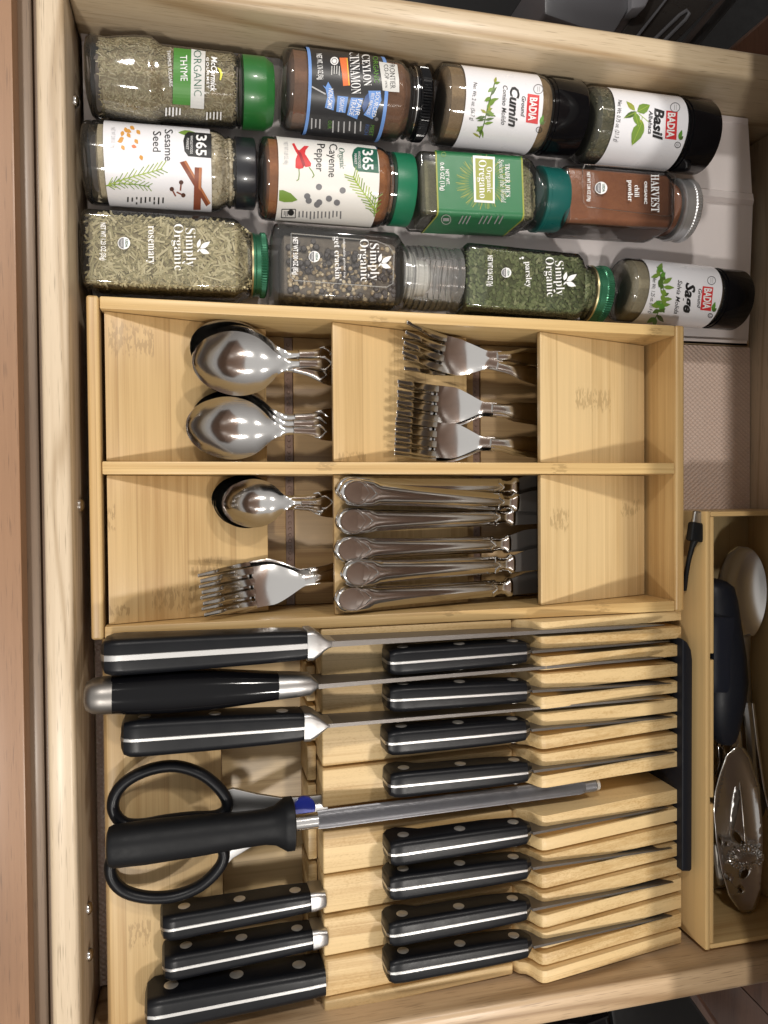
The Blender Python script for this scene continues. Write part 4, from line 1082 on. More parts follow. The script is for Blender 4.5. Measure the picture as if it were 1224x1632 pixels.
RB = 'badge'
def badia(bt, red, tx, leafc, c1, c2, r1=8, r2=5):
    bt.poly(red, 'red', .0003); a, b_, c, d = [Vector(q) for q in red]; m_ = (a+b_+c+d)/4
    bt.text('BADIA', *tx, 12, 'white', .0005, shear=.0, bold=.03)
    bt.leaf((leafc[0]-2, leafc[1]+8), (leafc[0]+3, leafc[1]-7), 6, 'green'); bt.leaf((leafc[0]-1, leafc[1]+9), (leafc[0]+5, leafc[1]+3), 5, 'leafdark')
    bt.ringp(c1, r1, 1.1, 'grey'); bt.line([(c1[0]-1, c1[1]-4), (c1[0]-1, c1[1]+4)], 1.2, 'lgrey'); bt.line([(c1[0]+2, c1[1]-4), (c1[0]+2, c1[1]+4)], 1, 'lgrey')
    bt.ringp(c2, r2, 1.0, 'black'); bt.text('U', (c2[0]-2, c2[1]-1.8), (c2[0]-2, c2[1]+1.8), 4, 'black')
def cyl_bottle(bt, ends, neck, nr):
    """round jar: base radius, straight body, shoulder, neck"""
    r = bt.r
    st = [(0, r*.78, r*.78, r*.78, 0), (.0006, r*.90, r*.90, r, 0), (.0022, r*.985, r*.985, r, 0), (.0045, r, r, r, 0), (ends-.004, r, r, r, 0), (ends-.0012, r*.985, r*.985, r, 0), (ends+.0012, r*.93, r*.93, r, 0), (neck, nr, nr, nr, 0), (neck+.002, nr, nr, nr, 0)]
    return st

# ---- cumin, basil and sage: same make of round jar with white paper label and black cap
def badia_jar(lab, p0, p1, zc, r, lx0, lx1, capx, powd, mats):
    bt = Bottle(lab, p0, p1, zc, 'cyl', r)
    a = bt.ax
    bt.body(cyl_bottle(bt, a(capx)-.0045, a(capx)-.001, r*.90), M['glass'])
    bt.fill(.0035, a(capx)-.003, powd)
    b = MB(); x0, x1 = a(capx), bt.L; rc = r*.985
    b.lathe([(x0-.0026, r*.90), (x0-.0020, rc*.97), (x0, rc*.97), (x0+.0002, rc), (x1-.0018, rc), (x1-.0005, rc*.965), (x1, rc*.90)], 72); b.build('cap', M['hgloss'], bt.t, smooth=35)
    bt.wrap(a(lx0), a(lx1), M['paper'], .0002)
    return bt
cum = badia_jar('cumin jar with white label, black cap, third in the far row', (688, 167), (937, 195), .0500, .0230, 741, 863, 889, powder('cumin_powder', (.20, .125, .055), (.30, .20, .10)), None)
cum.text('Cumin', (814, 138), (810.5, 202), 15, 'black', shear=.25, bold=.035)
cum.text('Comino Molido', (802, 136), (798.5, 199), 7.5, 'black', shear=.25, bold=.005)
cum.text('Ground', (832, 153), (830, 186), 6.5, 'black', shear=.25, bold=.01)
cum.text('Net Wt. 2 oz. (56.7 g)', (755, 131), (749.5, 192), 6.2, 'black', shear=.2)
badia(cum, [(841, 149), (860, 152), (857, 198), (838, 195)], ((845, 155), (842, 192)), (863, 190), (858, 142), (859, 207))
random.seed(3)
st_ = [(791, 124), (783, 150), (777, 172), (772, 195), (764, 220)]
cum.line(st_, 1.6, 'leafdark')
for k in range(34):
    f = random.random()*3.99; i = int(f); q = Vector(st_[i]).lerp(Vector(st_[i+1]), f-i); d = Vector((random.uniform(-1, 1), random.uniform(-.9, .9))).normalized()*random.uniform(8, 17)
    cum.leaf(tuple(q), tuple(q+d), random.uniform(3.5, 6), random.choice(['leaf', 'leafdark', 'olive', 'leaf']), .0003+.00001*k)
cum.done()
bas = badia_jar('basil jar with leafy white label, rightmost in the far row', (918, 199), (1147, 225), .0500, .0230, 977, 1093, 1104, powder('basil_base', (.06, .065, .035), (.14, .13, .075), contrast=.4), None)
bas.flakes(900, (.0012, .003), .0009, flake_mat('basil_flakes', [(.07, .075, .04), (.13, .125, .07), (.19, .17, .10), (.10, .10, .05)]), 'basil_flakes', zmin=0)
bas.text('Basil', (1044, 172), (1040.5, 222), 15.5, 'black', shear=.2, bold=.035)
bas.text('Albahaca', (1034.5, 176), (1033, 213), 6.5, 'black', shear=.25, bold=.01)
bas.text('Net Wt. 0.75 oz. (21.3 g)', (985.5, 159), (979, 226), 6.5, 'black', shear=.2)
badia(bas, [(1062, 176), (1080, 178), (1078, 223), (1060, 221)], ((1065, 179.5), (1062.5, 219)), (1084, 214), (1076, 171), (1080, 231))
z8 = lambda x, y: (920+x*.196, 130+y*.196)
for a_, b_, w_, c_ in (((470, 235), (400, 160), 8, 'olive'), ((488, 245), (592, 190), 16, 'leaf'), ((485, 245), (380, 296), 9, 'leafdark'), ((470, 250), (500, 365), 11, 'leaf'), ((530, 325), (445, 518), 18, 'leaf'), ((500, 300), (545, 400), 8, 'olive')):
    bas.leaf(z8(*a_), z8(*b_), w_, c_, .0003+w_*.00001, 'lgreen')
bas.line([z8(500, 260), z8(530, 285), z8(578, 325)], 1, 'lgreen'); bas.line([z8(530, 285), z8(522, 330)], 1, 'lgreen')
bas.done()
sag = badia_jar('ground sage jar with white label and black cap, nearest the tray corner', (978, 461), (1199, 482), .0290, .0213, 1034, 1149, 1162, powder('sage_powder', (.29, .245, .155), (.41, .36, .25)), None)
sag.text('Sage', (1094, 450), (1089, 498), 15.5, 'black', shear=.25, bold=.035)
sag.text('Ground', (1113.5, 460), (1111, 491), 5.5, 'black', shear=.25, bold=.01)
sag.text('Salvia Molida', (1081, 446), (1074, 500), 7, 'black', shear=.25, bold=.005)
sag.text('Net Wt. 1.25 oz. (35.4 g)', (1041, 441), (1034, 500), 6, 'black', shear=.2)
badia(sag, [(1120, 456), (1137, 458), (1133, 496), (1116, 494)], ((1123, 459), (1120, 492)), (1137, 488), (1134, 447), (1132, 503), 7, 4)
st_ = [(1047, 425), (1056, 447), (1058, 470), (1052, 492), (1042, 512)]
sag.line(st_, 1.4, 'leafdark')
for k in range(30):
    f = random.random()*3.99; i = int(f); q = Vector(st_[i]).lerp(Vector(st_[i+1]), f-i); d = Vector((random.uniform(-.6, 1), random.uniform(-1, 1))).normalized()*random.uniform(9, 18)
    sag.leaf(tuple(q), tuple(q+d), random.uniform(5, 8), random.choice(['leaf', 'leafdark', 'green', 'leaf']), .0003+.00001*k)
sag.done()

# ---- cinnamon: round glass, black label with blue edges, black metal lid
cin = Bottle('cinnamon jar with black and blue label and black metal lid', (445, 142), (697, 171), .0505, 'cyl', .0228)
a = cin.ax
cin.body([(0, .0165, .0165, .0165, 0), (.0008, .0198, .0198, .02, 0), (.003, .0218, .0218, .022, 0), (.006, .0222, .0222, .0222, 0), (a(640), .0222, .0222, .0222, 0), (a(648), .0216, .0216, .0216, 0), (a(654), .0195, .0195, .0195, 0), (a(659), .0190, .0190, .019, 0), (a(660.5), .0200, .0200, .02, 0), (a(662), .0200, .0200, .02, 0), (a(664), .0188, .0188, .0188, 0), (a(675), .0186, .0186, .0186, 0)], M['glass'])
cin.fill(.0050, a(659), powder('cinnamon_powder', (.15, .068, .033), (.22, .105, .055)))
ridge_lid(cin, a(667), a(694), .0205, M['hgloss'], a(674), a(691))
b = MB(); b.lathe([(a(666.2), .0206), (a(667.6), .0206)], 64); b.build('lid_edge', M['steel'], cin.t)
cin.wrap(a(491), a(617), plain('black_label', (.022, .022, .024), .35, coat=.15), .0002)
cin.wrap(a(491), a(496), C['blue'], .00032, name='label_stripe'); cin.wrap(a(612), a(617.5), C['blue'], .00032, name='label_stripe')
cin.text(serif('CEYLON'), (576.5, 87), (580, 137), 12.5, 'white', bold=-.004); cin.text(serif('CINNAMON'), (557, 82), (560.5, 150), 15, 'white', bold=-.004)
cin.text('ORGANIC', (594, 90), (596.5, 132), 8, 'green')
cin.poly([(604, 98), (616, 100), (633, 103), (636, 126), (636.5, 147), (622, 146), (610, 144), (608, 126)], 'palegrey', .00040)
cin.text('FRONTIER', (620.5, 99), (622, 141), 8.5, 'black', .0006, bold=-.01); cin.text('CO-OP', (611.5, 103), (613.5, 126), 7, 'black', .0006, bold=-.01)
cin.text('1976', (613.5, 129), (614, 140), 3.5, 'grey', .0006)
cin.poly([(541, 92), (554, 92), (558, 136), (547, 137), (545, 116)], 'orange'); cin.line([(553, 93), (556.5, 136)], 1, 'yellow', .0005)
cin.circ((533, 97), 6.5, 'white'); cin.ringp((533, 97), 4.5, .9, 'grey', .0005); cin.lines(529, 541, 4, 104, 121, 'palegrey', 1.2)
cin.text('NET WT. 1.76 OZ (50g)', (504.5, 86), (507.5, 127), 8.5, 'white', bold=.01)
rib = dict(eps=.00034)
cin.poly([(514.3, 135.5), (519, 139), (523, 130.3), (531, 144), (533.7, 160), (531.5, 176), (517.7, 171.5), (521.7, 154), (519, 142)], 'blue', .00034)
cin.poly([(538, 152.6), (555, 154.4), (550.3, 180), (536, 178)], 'blue', .00034); cin.poly([(559.5, 155.5), (579, 156.6), (569, 190), (553, 183)], 'blue', .00034)
cin.poly([(587, 144.6), (606.4, 144.6), (608, 160), (593.8, 190), (579.5, 183), (590, 167)], 'blue', .00034); cin.poly([(582, 154), (587, 148), (590, 160), (580, 180), (577, 170)], 'dblue', .0003)
cin.text('NON-GMO', (524, 141), (521.5, 173), 7.5, 'white', .0006, bold=.01); cin.text('ORGANIC', (542.5, 155), (540, 178), 7, 'white', .0006)
cin.text('FAIR', (570.5, 158), (565, 184), 7.5, 'white', .0006); cin.text('TRADE', (561.5, 157), (556, 183), 7.5, 'white', .0006)
cin.text('SOURCED', (600, 146), (592, 186), 6.5, 'white', .0006); cin.text('BEST PRACTICES', (592.5, 148), (584, 182), 5, 'white', .0006)
cin.line([(497, 138), (519, 150)], 2.2, 'lgrey', .00031); cin.circ((600, 190), 3, 'grey')
cin.text('OUR', (523, 192), (522, 205), 6, 'green'); cin.text('MEET', (591, 199), (588, 216), 6, 'green'); cin.text('RICH', (583, 198), (580, 214), 6, 'dblue')
cin.lines(497, 510, 3, 188, 206, 'lgrey', 2.0); cin.lines(531, 575, 6, 192, 214, 'lgrey', 2.0)
cin.done()

# ---- thyme: flared clear bottle, green cap
thy = Bottle('thyme bottle with flared clear base and bright green cap', (135, 123), (441, 153), .0500, 'cyl', .0206)
a = thy.ax
thy.body([(0, .0150, .0140, .009, 0), (.0010, .0180, .0170, .012, 0), (.0035, .0196, .0190, .013, 0), (a(165), .0206, .0202, .0195, 0), (a(215), .0228, .0220, .0210, 0), (a(234), .0232, .0222, .0215, 0), (a(242), .0226, .0214, .019, 0), (a(256), .0203, .0201, .020, 0), (a(264), .0200, .0200, .020, 0), (a(372), .0200, .0200, .020, 0), (a(377), .0192, .0192, .0192, 0), (a(381), .0180, .0180, .018, 0), (a(383), .0192, .0192, .0192, 0), (a(386), .0192, .0192, .0192, 0), (a(388), .0176, .0176, .0176, 0), (a(392), .0176, .0176, .0176, 0)], M['glass'])
thy.fill(.0075, a(376), powder('thyme_base', (.17, .13, .065), (.33, .27, .16), 900), .0016)
thy.flakes(4200, (.0014, .0042), .00055, flake_mat('thyme_leaves', [(.20, .16, .08), (.33, .27, .15), (.44, .38, .24), (.25, .22, .11), (.52, .46, .32)]), 'thyme_leaves', zmin=-.3)
b = MB(); b.lathe([(a(389), .0182), (a(389.6), .0196), (a(425), .0196), (a(428), .0190), (a(439), .0166), (a(440), .0150)], 64); b.build('cap', plain('green_plastic_cap', (.018, .135, .028), .32, coat=.2), thy.t, smooth=30)
thy.poly([(277, 76), (306, 79), (304, 168), (275, 166)], 'thymegreen', .0003); thy.poly([(305, 78), (327.5, 82), (325, 174), (303.5, 172)], 'palegrey', .0004)
thy.text('ORGANIC', (308.5, 80), (309, 153), 12.5, 'dgreen', .0006, bold=-.015); thy.text('THYME', (287, 88), (288, 129), 11, 'white', .0005)
thy.text('McCormick', (337, 90), (335.5, 146), 9.5, 'white', .0004, shear=.2, bold=.02); thy.text('GOURMET', (328.8, 91), (329.5, 141), 4, 'white', .0005, bold=.02, space=1.3)
thy.poly([(346, 107), (352, 110), (355, 118), (352, 128), (350, 127), (351, 118), (349, 112)], 'yellow', .0004)
thy.text('THYMUS VULGARIS', (266, 80), (270, 138), 5.5, 'white', .0003)
thy.lines(265, 287, 5, 171, 186, 'white', 2.4, .3, .0003); thy.lines(330, 352, 5, 178, 192, 'white', 2.2, .3, .0003)
thy.done()

# ---- sesame and cayenne: round jars with large white label
ses = Bottle('sesame seed jar with pale label and black cap, first in the middle row', (129, 259), (411, 279), .0415, 'cyl', .0224)
a = ses.ax
def jar_body(bt, xe, xn, nr, mat='glass'):
    a = bt.ax; r = bt.r
    bt.body([(0, r*.74, r*.74, r*.74, 0), (.0007, r*.89, r*.89, r, 0), (.0025, r*.98, r*.98, r, 0), (.005, r, r, r, 0), (a(xe)-.003, r, r, r, 0), (a(xe), r*.97, r*.97, r, 0), (a(xe)+.0025, r*.90, r*.90, r, 0), (a(xe)+.0045, nr, nr, nr, 0), (a(xn)-.004, nr, nr, nr, 0), (a(xn)-.0032, nr*1.05, nr*1.05, nr*1.1, 0), (a(xn)-.002, nr*1.05, nr*1.05, nr*1.1, 0), (a(xn)-.0012, nr, nr, nr, 0), (a(xn)+.004, nr, nr, nr, 0)], M[mat])
jar_body(ses, 350, 376, .0188)
ses.fill(a(152), a(373), powder('sesame_base', (.36, .30, .19), (.55, .47, .32), 900), .0018)
ses.flakes(500, (.0018, .0026), .0014, flake_mat('sesame_seeds', [(.42, .35, .22), (.56, .49, .34), (.62, .55, .40)]), 'sesame_seeds', x0=a(335), zmin=-.2)
b = MB(); b.lathe([(a(377), .0190), (a(377.6), .0200), (a(407), .0200), (a(409.5), .0196), (a(411), .0180)], 64); b.build('cap', plain('dark_blue_black_cap', (.010, .011, .015), .3, coat=.3), ses.t, smooth=30)
ses.wrap(a(166), a(337), M['paper'], .0002)
z4 = lambda x, y: (140+x*.2288, 190+y*.2288)
ses.text('Sesame', (262.5, 206), (262.5, 256), 13, 'black', bold=.0); ses.text('Seed', (244, 209), (243.5, 241.5), 13, 'black', bold=.0)
def badge365(bt, pts, t3, w, col):
    bt.poly(pts, col, .0003); bt.text('365', *t3, 17, 'white', .0005, bold=.02)
    bt.text('WHOLE FOODS', *w[0], 4, 'white', .0005); bt.text('MARKET', *w[1], 4, 'white', .0005)
badge365(ses, [(292, 224), (295, 214), (300, 210), (337, 213), (337, 252), (300, 249), (294, 241)], ((313, 215), (312.5, 248)), (((303.5, 216), (303, 245)), ((297.5, 220), (296.5, 238))), 'black')
ses.leaf((284, 211), (314, 212), 8, 'leaf', .00026)
for q in ((240, 100), (285, 82), (285, 112), (232, 137), (225, 152), (352, 90), (338, 155), (322, 190), (372, 268), (245, 198), (310, 60), (265, 75)):
    c = z4(*q); ang = random.random()*3; d = Vector((math.cos(ang), math.sin(ang)))*4.6
    ses.leaf((c[0]-d.x, c[1]-d.y), (c[0]+d.x, c[1]+d.y), 6, random.choice(['seed', 'orange', 'seed']))
ses.text('NET WT 2.08 OZ (59g)', (177, 203), (177.5, 236), 6.5, 'lgrey', bold=-.01)
def sprig(bt, stem, n, ln, col, w=1.0, spread=.8, side=2):
    for i, (p, q) in enumerate(zip(stem, stem[1:])):
        bt.line([p, q], w*1.3, col, .00036)
        p, q = Vector(p), Vector(q); d = (q-p).normalized()
        for k in range(n):
            o_ = p.lerp(q, (k+.5)/n)
            for sg in ((-1, 1) if side == 2 else (side,)):
                e = Vector((d.x*math.cos(spread)-d.y*math.sin(spread)*sg, d.y*math.cos(spread)+d.x*math.sin(spread)*sg))
                m_ = o_+e*ln*random.uniform(.7, 1.1); bt.line([tuple(o_), tuple(m_)], w, random.choice([col, 'leaf', col]), .00037)
sprig(ses, [z4(125, 465), z4(230, 425), z4(330, 395), z4(430, 370), z4(520, 345)], 3, 17, 'lgreen', 1.3, .7)
sprig(ses, [z4(125, 465), z4(230, 450), z4(340, 455), z4(430, 470)], 3, 13, 'leaf', 1.2, .7)
ses.poly([z4(640, 300), z4(685, 288), z4(855, 585), z4(825, 608)], 'brown', .0003); ses.poly([z4(668, 293), z4(685, 288), z4(855, 585), z4(845, 594)], 'lbrown', .0004)
ses.poly([z4(745, 335), z4(795, 338), z4(785, 632), z4(735, 632)], 'brown', .0005); ses.poly([z4(775, 336), z4(795, 338), z4(786, 500), z4(770, 480)], 'lbrown', .0006)
for h_, e_ in (((650, 440), (645, 498)), ((585, 487), (612, 537)), ((665, 530), (618, 508))):
    ses.line([z4(*h_), z4(*e_)], 2.4, 'brown'); ses.circ(z4(*h_), 3.6, 'clove', .00045, 10)
ses.lines(204, 260, 9, 314, 326, 'black', 2.4, .4)
ses.done()

cay = Bottle('cayenne pepper jar with red chillies on its label and green cap', (410, 284), (668, 306), .0420, 'cyl', .0234)
a = cay.ax
jar_body(cay, 618, 634, .0205)
cay.fill(.0042, a(632), powder('cayenne_powder', (.27, .085, .022), (.36, .14, .045)), .0014)
b = MB(); b.lathe([(a(635), .0205), (a(635.6), .0214), (a(664), .0214), (a(666.5), .0209), (a(668), .0190)], 64); b.build('cap', plain('green_cap', (.01, .155, .075), .38), cay.t, smooth=30)
cay.wrap(a(444), a(604), M['cream'], .0002)
z6 = lambda x, y: (400+x*.2124, 220+y*.2124)
cay.text('Cayenne', (525, 229), (523.5, 282), 13, 'black', bold=.0); cay.text('Pepper', (505.5, 229), (503.5, 273), 12.5, 'black', bold=.0)
cay.text(script('Organic'), (540, 236), (542, 269), 9, 'dgreen')
badge365(cay, [(561, 247), (564, 238), (570, 234), (601, 238), (604, 276), (570, 273), (563, 265)], ((578, 239), (578.5, 271)), (((570.5, 241), (571, 268)), ((564.5, 245), (565, 262))), 'dgreen')
cay.poly([z6(307, 42), z6(325, 38), z6(350, 85), z6(400, 110), z6(452, 190), z6(448, 212), z6(408, 218), z6(375, 165), z6(335, 100)], 'red', .0003)
cay.poly([z6(435, 60), z6(400, 58), z6(360, 95), z6(335, 160), z6(333, 222), z6(360, 232), z6(392, 225), z6(398, 160), z6(410, 90)], 'red', .0004); cay.poly([z6(350, 95), z6(375, 110), z6(408, 200), z6(392, 220), z6(372, 160)], 'darkred', .0005)
cay.line([z6(360, 230), z6(362, 270), z6(358, 310), z6(342, 320)], 1.4, 'leaf'); cay.line([z6(435, 218), z6(460, 250), z6(474, 280), z6(460, 298)], 1.4, 'leaf')
for q in ((510, 367), (688, 393), (422, 437), (433, 470), (585, 455), (645, 485), (512, 483), (496, 500)): cay.circ(z6(*q), 5, 'grey', .0003+random.random()*.0001)
cay.poly([z6(212, 392), z6(240, 390), z6(300, 415), z6(350, 465), z6(310, 480), z6(250, 482), z6(210, 470)], 'leaf')
sprig(cay, [z6(940, 560), z6(900, 490), z6(850, 415), z6(800, 345), z6(765, 285)], 3, 17, 'lgreen', 1.5, .75); sprig(cay, [z6(925, 590), z6(925, 520), z6(935, 440)], 2, 14, 'leaf', 1.4, .8)
cay.line([z6(232, 535), z6(335, 535), z6(332, 600), z6(228, 598), z6(232, 535)], 1.3, 'black'); cay.circ(z6(300, 560), 5, 'black'); cay.lines(*[z6(250, 0)[0], z6(275, 0)[0]], 3, z6(0, 545)[1], z6(0, 590)[1], 'grey', 1.4)
cay.lines(477, 543, 12, 336, 350, 'grey', 2.2, .4)
cay.text('NET WT 1.69 OZ (48g)', (452, 226), (453, 262), 7, 'lgrey', bold=-.01)
cay.done()

# ---- oregano: square clear bottle with a green label over two faces
ore = Bottle('oregano bottle with square green label and teal cap, third in the middle row', (666, 288), (912, 303), .0375, 'flat', .0195, .0185)
a = ore.ax
def sq_body(bt, cr, xs, xn, nr, mat, lip=True):
    a = bt.ax; w, h = bt.r, bt.hh
    bt.body([(0, w*.80, h*.80, cr, 0), (.0008, w*.92, h*.92, cr, 0), (.0028, w*.99, h*.99, cr, 0), (.0045, w, h, cr, 0), (a(xs)-.006, w, h, cr, 0), (a(xs)-.003, w*.97, h*.97, cr*1.3, 0), (a(xs), w*.88, h*.88, cr*1.8, 0), (a(xs)+.0025, (nr+w*.6)/1.6, (nr+h*.6)/1.6, nr*.9, 0), (a(xs)+.0045, nr, nr, nr, 0), (a(xn)-.003, nr, nr, nr, 0), (a(xn)-.0024, nr*1.05, nr*1.05, nr*1.1, 0), (a(xn)-.0014, nr*1.05, nr*1.05, nr*1.1, 0), (a(xn)-.0008, nr, nr, nr, 0), (a(xn)+.003, nr, nr, nr, 0)], M[mat])
sq_body(ore, .0035, 858, 880, .0185, 'glass')
ore.fill(.006, a(862), powder('oregano_base', (.10, .10, .05), (.22, .20, .11), 900), .0022, -.003, .8)
ore.flakes(900, (.0012, .003), .0010, flake_mat('oregano_flakes', [(.13, .13, .06), (.24, .22, .12), (.32, .29, .17), (.16, .17, .08)]), 'oregano_flakes', x0=a(825), zmin=-.6)
b = MB(); b.lathe([(a(872), .0190), (a(872.6), .0206), (a(878), .0206), (a(879), .0202), (a(906), .0202), (a(910), .0196), (a(912), .0180)], 64); b.build('cap', plain('teal_cap', (.008, .095, .085), .3, coat=.2), ore.t, smooth=30)
b = MB(); P = []
hw, hh, cr = ore.r+.0003, ore.hh+.0003, .0037
rg = [p for p in rrect(0, hw, hh, cr, 0, 96)]
rg = rg[12:]+rg[:12]
rg = [p for p in rg if not (p[1] > hw-.001)]
rg = sorted(rg, key=lambda p: math.atan2(p[2], p[1]) if p[2] > -hh*.2 or p[1] > 0 else math.atan2(p[2], p[1])+2*math.pi)
rg = [p for p in rg if not (p[2] < -hh+.0005)]
rg = [(0, hw*.96, hh)]+[p for p in rg if p[2] > 0 or p[1] < 0]
P = [[(x, p[1], p[2]) for x in (a(695), a(834))] for p in rg]
b.grid(P); b.build('label', C['tjgreen'], ore.t, smooth=35)
for x0, x1 in ((695, 697.5), (831.5, 834)):
    b = MB(); b.grid([[(x, p[1]*1.006, p[2]*1.006) for x in (a(x0), a(x1))] for p in rg]); b.build('label_stripe', C['olive'], ore.t, smooth=35)
z7 = lambda x, y: (660+x*.2124, 220+y*.2124)
for k in range(44):
    an = 2*math.pi*k/44+.05; c = Vector((770.5, 290)); d = Vector((math.cos(an), math.sin(an)))
    ore.leaf(tuple(c+d*22), tuple(c+d*random.uniform(38, 47)), 3.6, 'burst', .0004)
    d2 = Vector((math.cos(an+.07), math.sin(an+.07))); ore.line([tuple(c+d*30), tuple(c+d2*44)], 1.2, 'olive', .00045) if k % 2 else None
ore.poly([(753.5, 247.6), (788.5, 250), (788.5, 324), (755.6, 322)], 'white', .0006); ore.poly([(757.5, 252), (785.5, 254), (785.5, 320), (759, 318)], 'olive', .0008)
ore.text(serif('Oregano'), (763, 255), (764.5, 316), 12, 'white', .001, bold=-.003); ore.text(serif('Organic'), (775.5, 266), (776.5, 307), 8.5, 'white', .001, bold=-.003)
ore.text(serif("TRADER JOE'S"), (805, 261), (806, 314), 7.5, 'white', .0006); ore.text(script('Spices of the World'), (795, 254), (799, 323), 8, 'white', .0006)
ore.text('NET WT.', (710, 270), (711, 295), 5.5, 'white', .0006, bold=.015); ore.text('0.45 OZ (13g)', (701.5, 259), (702.5, 304), 6.5, 'white', .0006, bold=.015)
ore.ringp((707, 246), 4, 1, 'leaf', .0006)
ore.ringp((711, 350), 8, 1, 'palegrey', .0006); ore.line([(706, 350), (716, 350)], 5, 'lgrey', .0007)
for k, x in enumerate((738, 744, 750, 770, 777, 784, 795, 802)): ore.line([(x, 344), (x-7, 357)], 1.8, 'lgrey', .0006)
ore.done()

# ---- chili powder: rounded square bottle, silver lid
chi = Bottle('reddish brown chili powder bottle with silver lid, last in the middle row', (900, 306), (1121, 322), .0370, 'flat', .0190, .0175)
a = chi.ax
sq_body(chi, .0050, 1078, 1094, .0185, 'glass')
chi.fill(.0040, a(1088), powder('chili_powder', (.17, .052, .018), (.25, .088, .032), 500, .6), .0016)
ridge_lid(chi, a(1091), a(1119), .0205, plain('silver_lid', (.66, .66, .67), .38, .8), a(1107), a(1117), n=140, amp=.0003)
b = MB(); b.tube([tuple(chi.hit(x, y, .0002)) for x, y in ((932, 262), (1062, 272), (1076, 280), (1074, 340), (1064, 345), (936, 330), (930, 322), (928, 270), (932, 262))], .00035, 6); b.build('embossed_frame', M['glass'], chi.t)
chi.text(serif('HARVEST'), (1037.5, 278), (1038, 338), 13, 'white', .0004); chi.text('ORGANIC', (1027, 289), (1027, 325), 4.5, 'white', .0004, bold=.03)
chi.text(serif('chili'), (1011.5, 295), (1011.5, 314), 7.5, 'white', .0004); chi.text(serif('powder'), (1001, 287), (1001, 321), 7.5, 'white', .0004)
chi.usda((958, 299.5), 10); chi.text('NET WT 2.08 OZ (59g)', (935.5, 274), (936.5, 321), 5.2, 'white', .0004, bold=.02)
chi.done()

# ---- the three bottles with white print on square glass
def so_print(bt, simply, org, name, nm, hs, net, nt, us, lf):
    bt.text(serif('Simply'), *simply, hs[0], 'white', .0004, bold=-.012); bt.text(serif('Organic'), *org, hs[1], 'white', .0004, bold=-.012)
    bt.text(serif(name), *nm, hs[2], 'white', .0004, bold=-.004); bt.text(net, *nt, 8, 'white', .0004, bold=.02); bt.usda(*us)
    x, y = lf
    for a_, b_, w in (((-3, 3), (13, -8), 8), ((-4, 5), (12, 11), 8), ((-7, 2), (-3, -12), 6), ((-8, 9), (-3, 3), 2.5)): bt.leaf((x+a_[0], y+a_[1]), (x+b_[0], y+b_[1]), w, 'white', .0004)
ros = Bottle('rosemary bottle full of dry needles with green metal lid', (127, 391), (431, 408), .0285, 'flat', .0222, .0205)
a = ros.ax
sq_body(ros, .0050, 390, 403, .0178, 'glass')
ros.fill(.0040, a(400), powder('rosemary_base', (.12, .10, .05), (.30, .25, .14), 600), .0036)
ros.flakes(2600, (.004, .010), .0010, flake_mat('rosemary_needles', [(.28, .24, .125), (.42, .36, .20), (.54, .48, .30), (.34, .30, .16), (.22, .19, .10)]), 'rosemary_needles', out=.0006, tilt=.15)
def so_lid(bt, x0, x1, r=.0190):
    a = bt.ax; ridge_lid(bt, a(x0), a(x1), r, plain('green_metal_lid', (.035, .155, .085), .28, .55), a(x0+(x1-x0)*.52), a(x1-1), n=150, amp=.0004)
    b = MB(); b.lathe([(a(x0)-.0006, r*.99), (a(x0)+.0004, r*1.005)], 64); b.build('lid_edge', plain('gold_edge', (.55, .46, .26), .3, .9), bt.t)
so_lid(ros, 404, 429)
so_print(ros, ((295.5, 364), (297, 425)), ((277, 357), (278, 431)), 'rosemary', ((236, 360), (236.5, 421)), (16, 15, 9), 'NET WT 1.23 OZ (35g)', ((160.5, 355), (161, 415)), ((197.5, 387.5), 10), (322, 393))
ros.done()
pep = Bottle('peppercorn grinder bottle with clear plastic grinder cap', (433, 412), (743, 434), .0290, 'flat', .0225, .0205)
a = pep.ax
sq_body(pep, .0050, 645, 658, .0185, 'glass')
pep.fill(.0075, a(640), plain('pepper_shadow', (.13, .11, .09), .9, vary=.5), .0040, -.0035, .76, name='pepper_core')
dkp, pal = MB(), MB()
for k in range(620):
    x = random.uniform(.011, a(640)-.002)
    if random.random() < .72:
        y, z = random.uniform(-.0165, .0165), .0088+random.uniform(-.0015, .0016)
        if y > .011: z -= .004*random.random()
    else: y, z = -.0175+random.uniform(-.001, .0008), random.uniform(-.010, .009)
    light = random.random() < .52+.22*(y < -.004)
    (pal if light else dkp).ball((x, y, z), random.uniform(.0012, .0018) if light else random.uniform(.0017, .0025), 8, 5)
dkp.build('dark_peppercorns', plain('dark_peppercorn', (.075, .066, .066), .6, bumpy=.3), pep.t, kind='stuff', recalc=False)
pal.build('pale_peppercorns', flake_mat('pale_peppercorn', [(.46, .37, .23), (.28, .20, .12), (.60, .52, .37), (.20, .14, .09)], .7), pep.t, kind='stuff', recalc=False)
b = MB(); prof = [(a(646), .0188), (a(648), .0196)]
x = a(650)
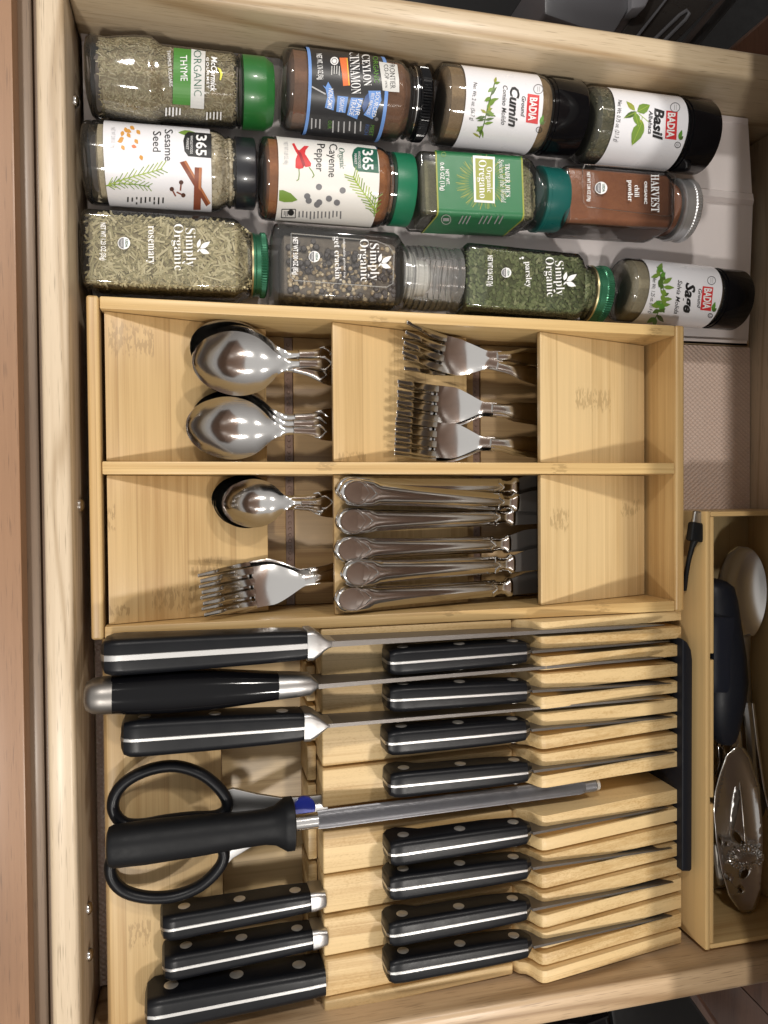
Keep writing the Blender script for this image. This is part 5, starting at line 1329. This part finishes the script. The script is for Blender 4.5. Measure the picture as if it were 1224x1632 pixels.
for k in range(9):
    x0 = a(650+k*9.2); x1 = a(650+(k+1)*9.2); r_ = .0196+.0010*math.sin(k*.35)
    prof += [(x0, r_), (x0+(x1-x0)*.62, r_), (x0+(x1-x0)*.72, r_-.0009), (x0+(x1-x0)*.92, r_-.0009)]
prof += [(a(736), .0205), (a(742), .0205), (a(743), .0195), (a(743)+.0001, .0150)]
b.lathe(prof, 72); b.build('grinder_cap', M['clear_plastic'], pep.t, smooth=30)
b = MB(); b.lathe([(a(646), .0120), (a(650), .0165), (a(664), .0160), (a(668), .0120), (a(690), .0110), (a(700), .0060)], 40); b.build('grinder_core', plain('frosted_core', (.55, .54, .50), .4), pep.t, smooth=35)
b = MB(); b.tube([tuple(pep.hit(x_, y_, .0002)) for x_, y_ in ((464, 372), (600, 384), (620, 392), (628, 405), (626, 452), (616, 458), (470, 447), (463, 440), (464, 372))], .0004, 6); b.build('embossed_frame', M['clear_plastic'], pep.t)
so_print(pep, ((589.5, 388), (590.5, 447)), ((573.5, 381), (575, 449)), "get crackin'", ((532.5, 377), (534.5, 447)), (14.5, 14, 10), 'NET WT 3.00 OZ (85g)', ((467, 378), (467.5, 438)), ((501, 409), 9), (611, 416))
pep.text('adjustable grinder top', (547, 381), (548, 443), 3.5, 'white', .0004)
pep.done()
par = Bottle('parsley bottle with green flakes and green metal lid', (741, 437), (986, 459), .0285, 'flat', .0215, .0205)
a = par.ax
sq_body(par, .0050, 936, 957, .0180, 'glass_green')
par.fill(.0035, a(955), powder('parsley_base', (.035, .045, .017), (.10, .115, .048), 700), .0034)
par.flakes(2600, (.0014, .0042), .0014, flake_mat('parsley_flakes', [(.055, .075, .025), (.095, .12, .042), (.16, .185, .08), (.07, .09, .03), (.24, .25, .13)]), 'parsley_flakes', out=.0006)
so_lid(par, 957, 984, .0192)
so_print(par, ((884.5, 416), (887, 471)), ((869.5, 410), (872, 473)), 'parsley', ((837, 417), (839, 458)), (13.5, 13, 9), 'NET WT 0.26 OZ (7g)', ((777.5, 407), (777.5, 456)), ((807, 434.5), 8), (906, 445))
par.circ((833, 411), 2, 'white'); par.circ((829, 412), 1.2, 'white')
par.done()
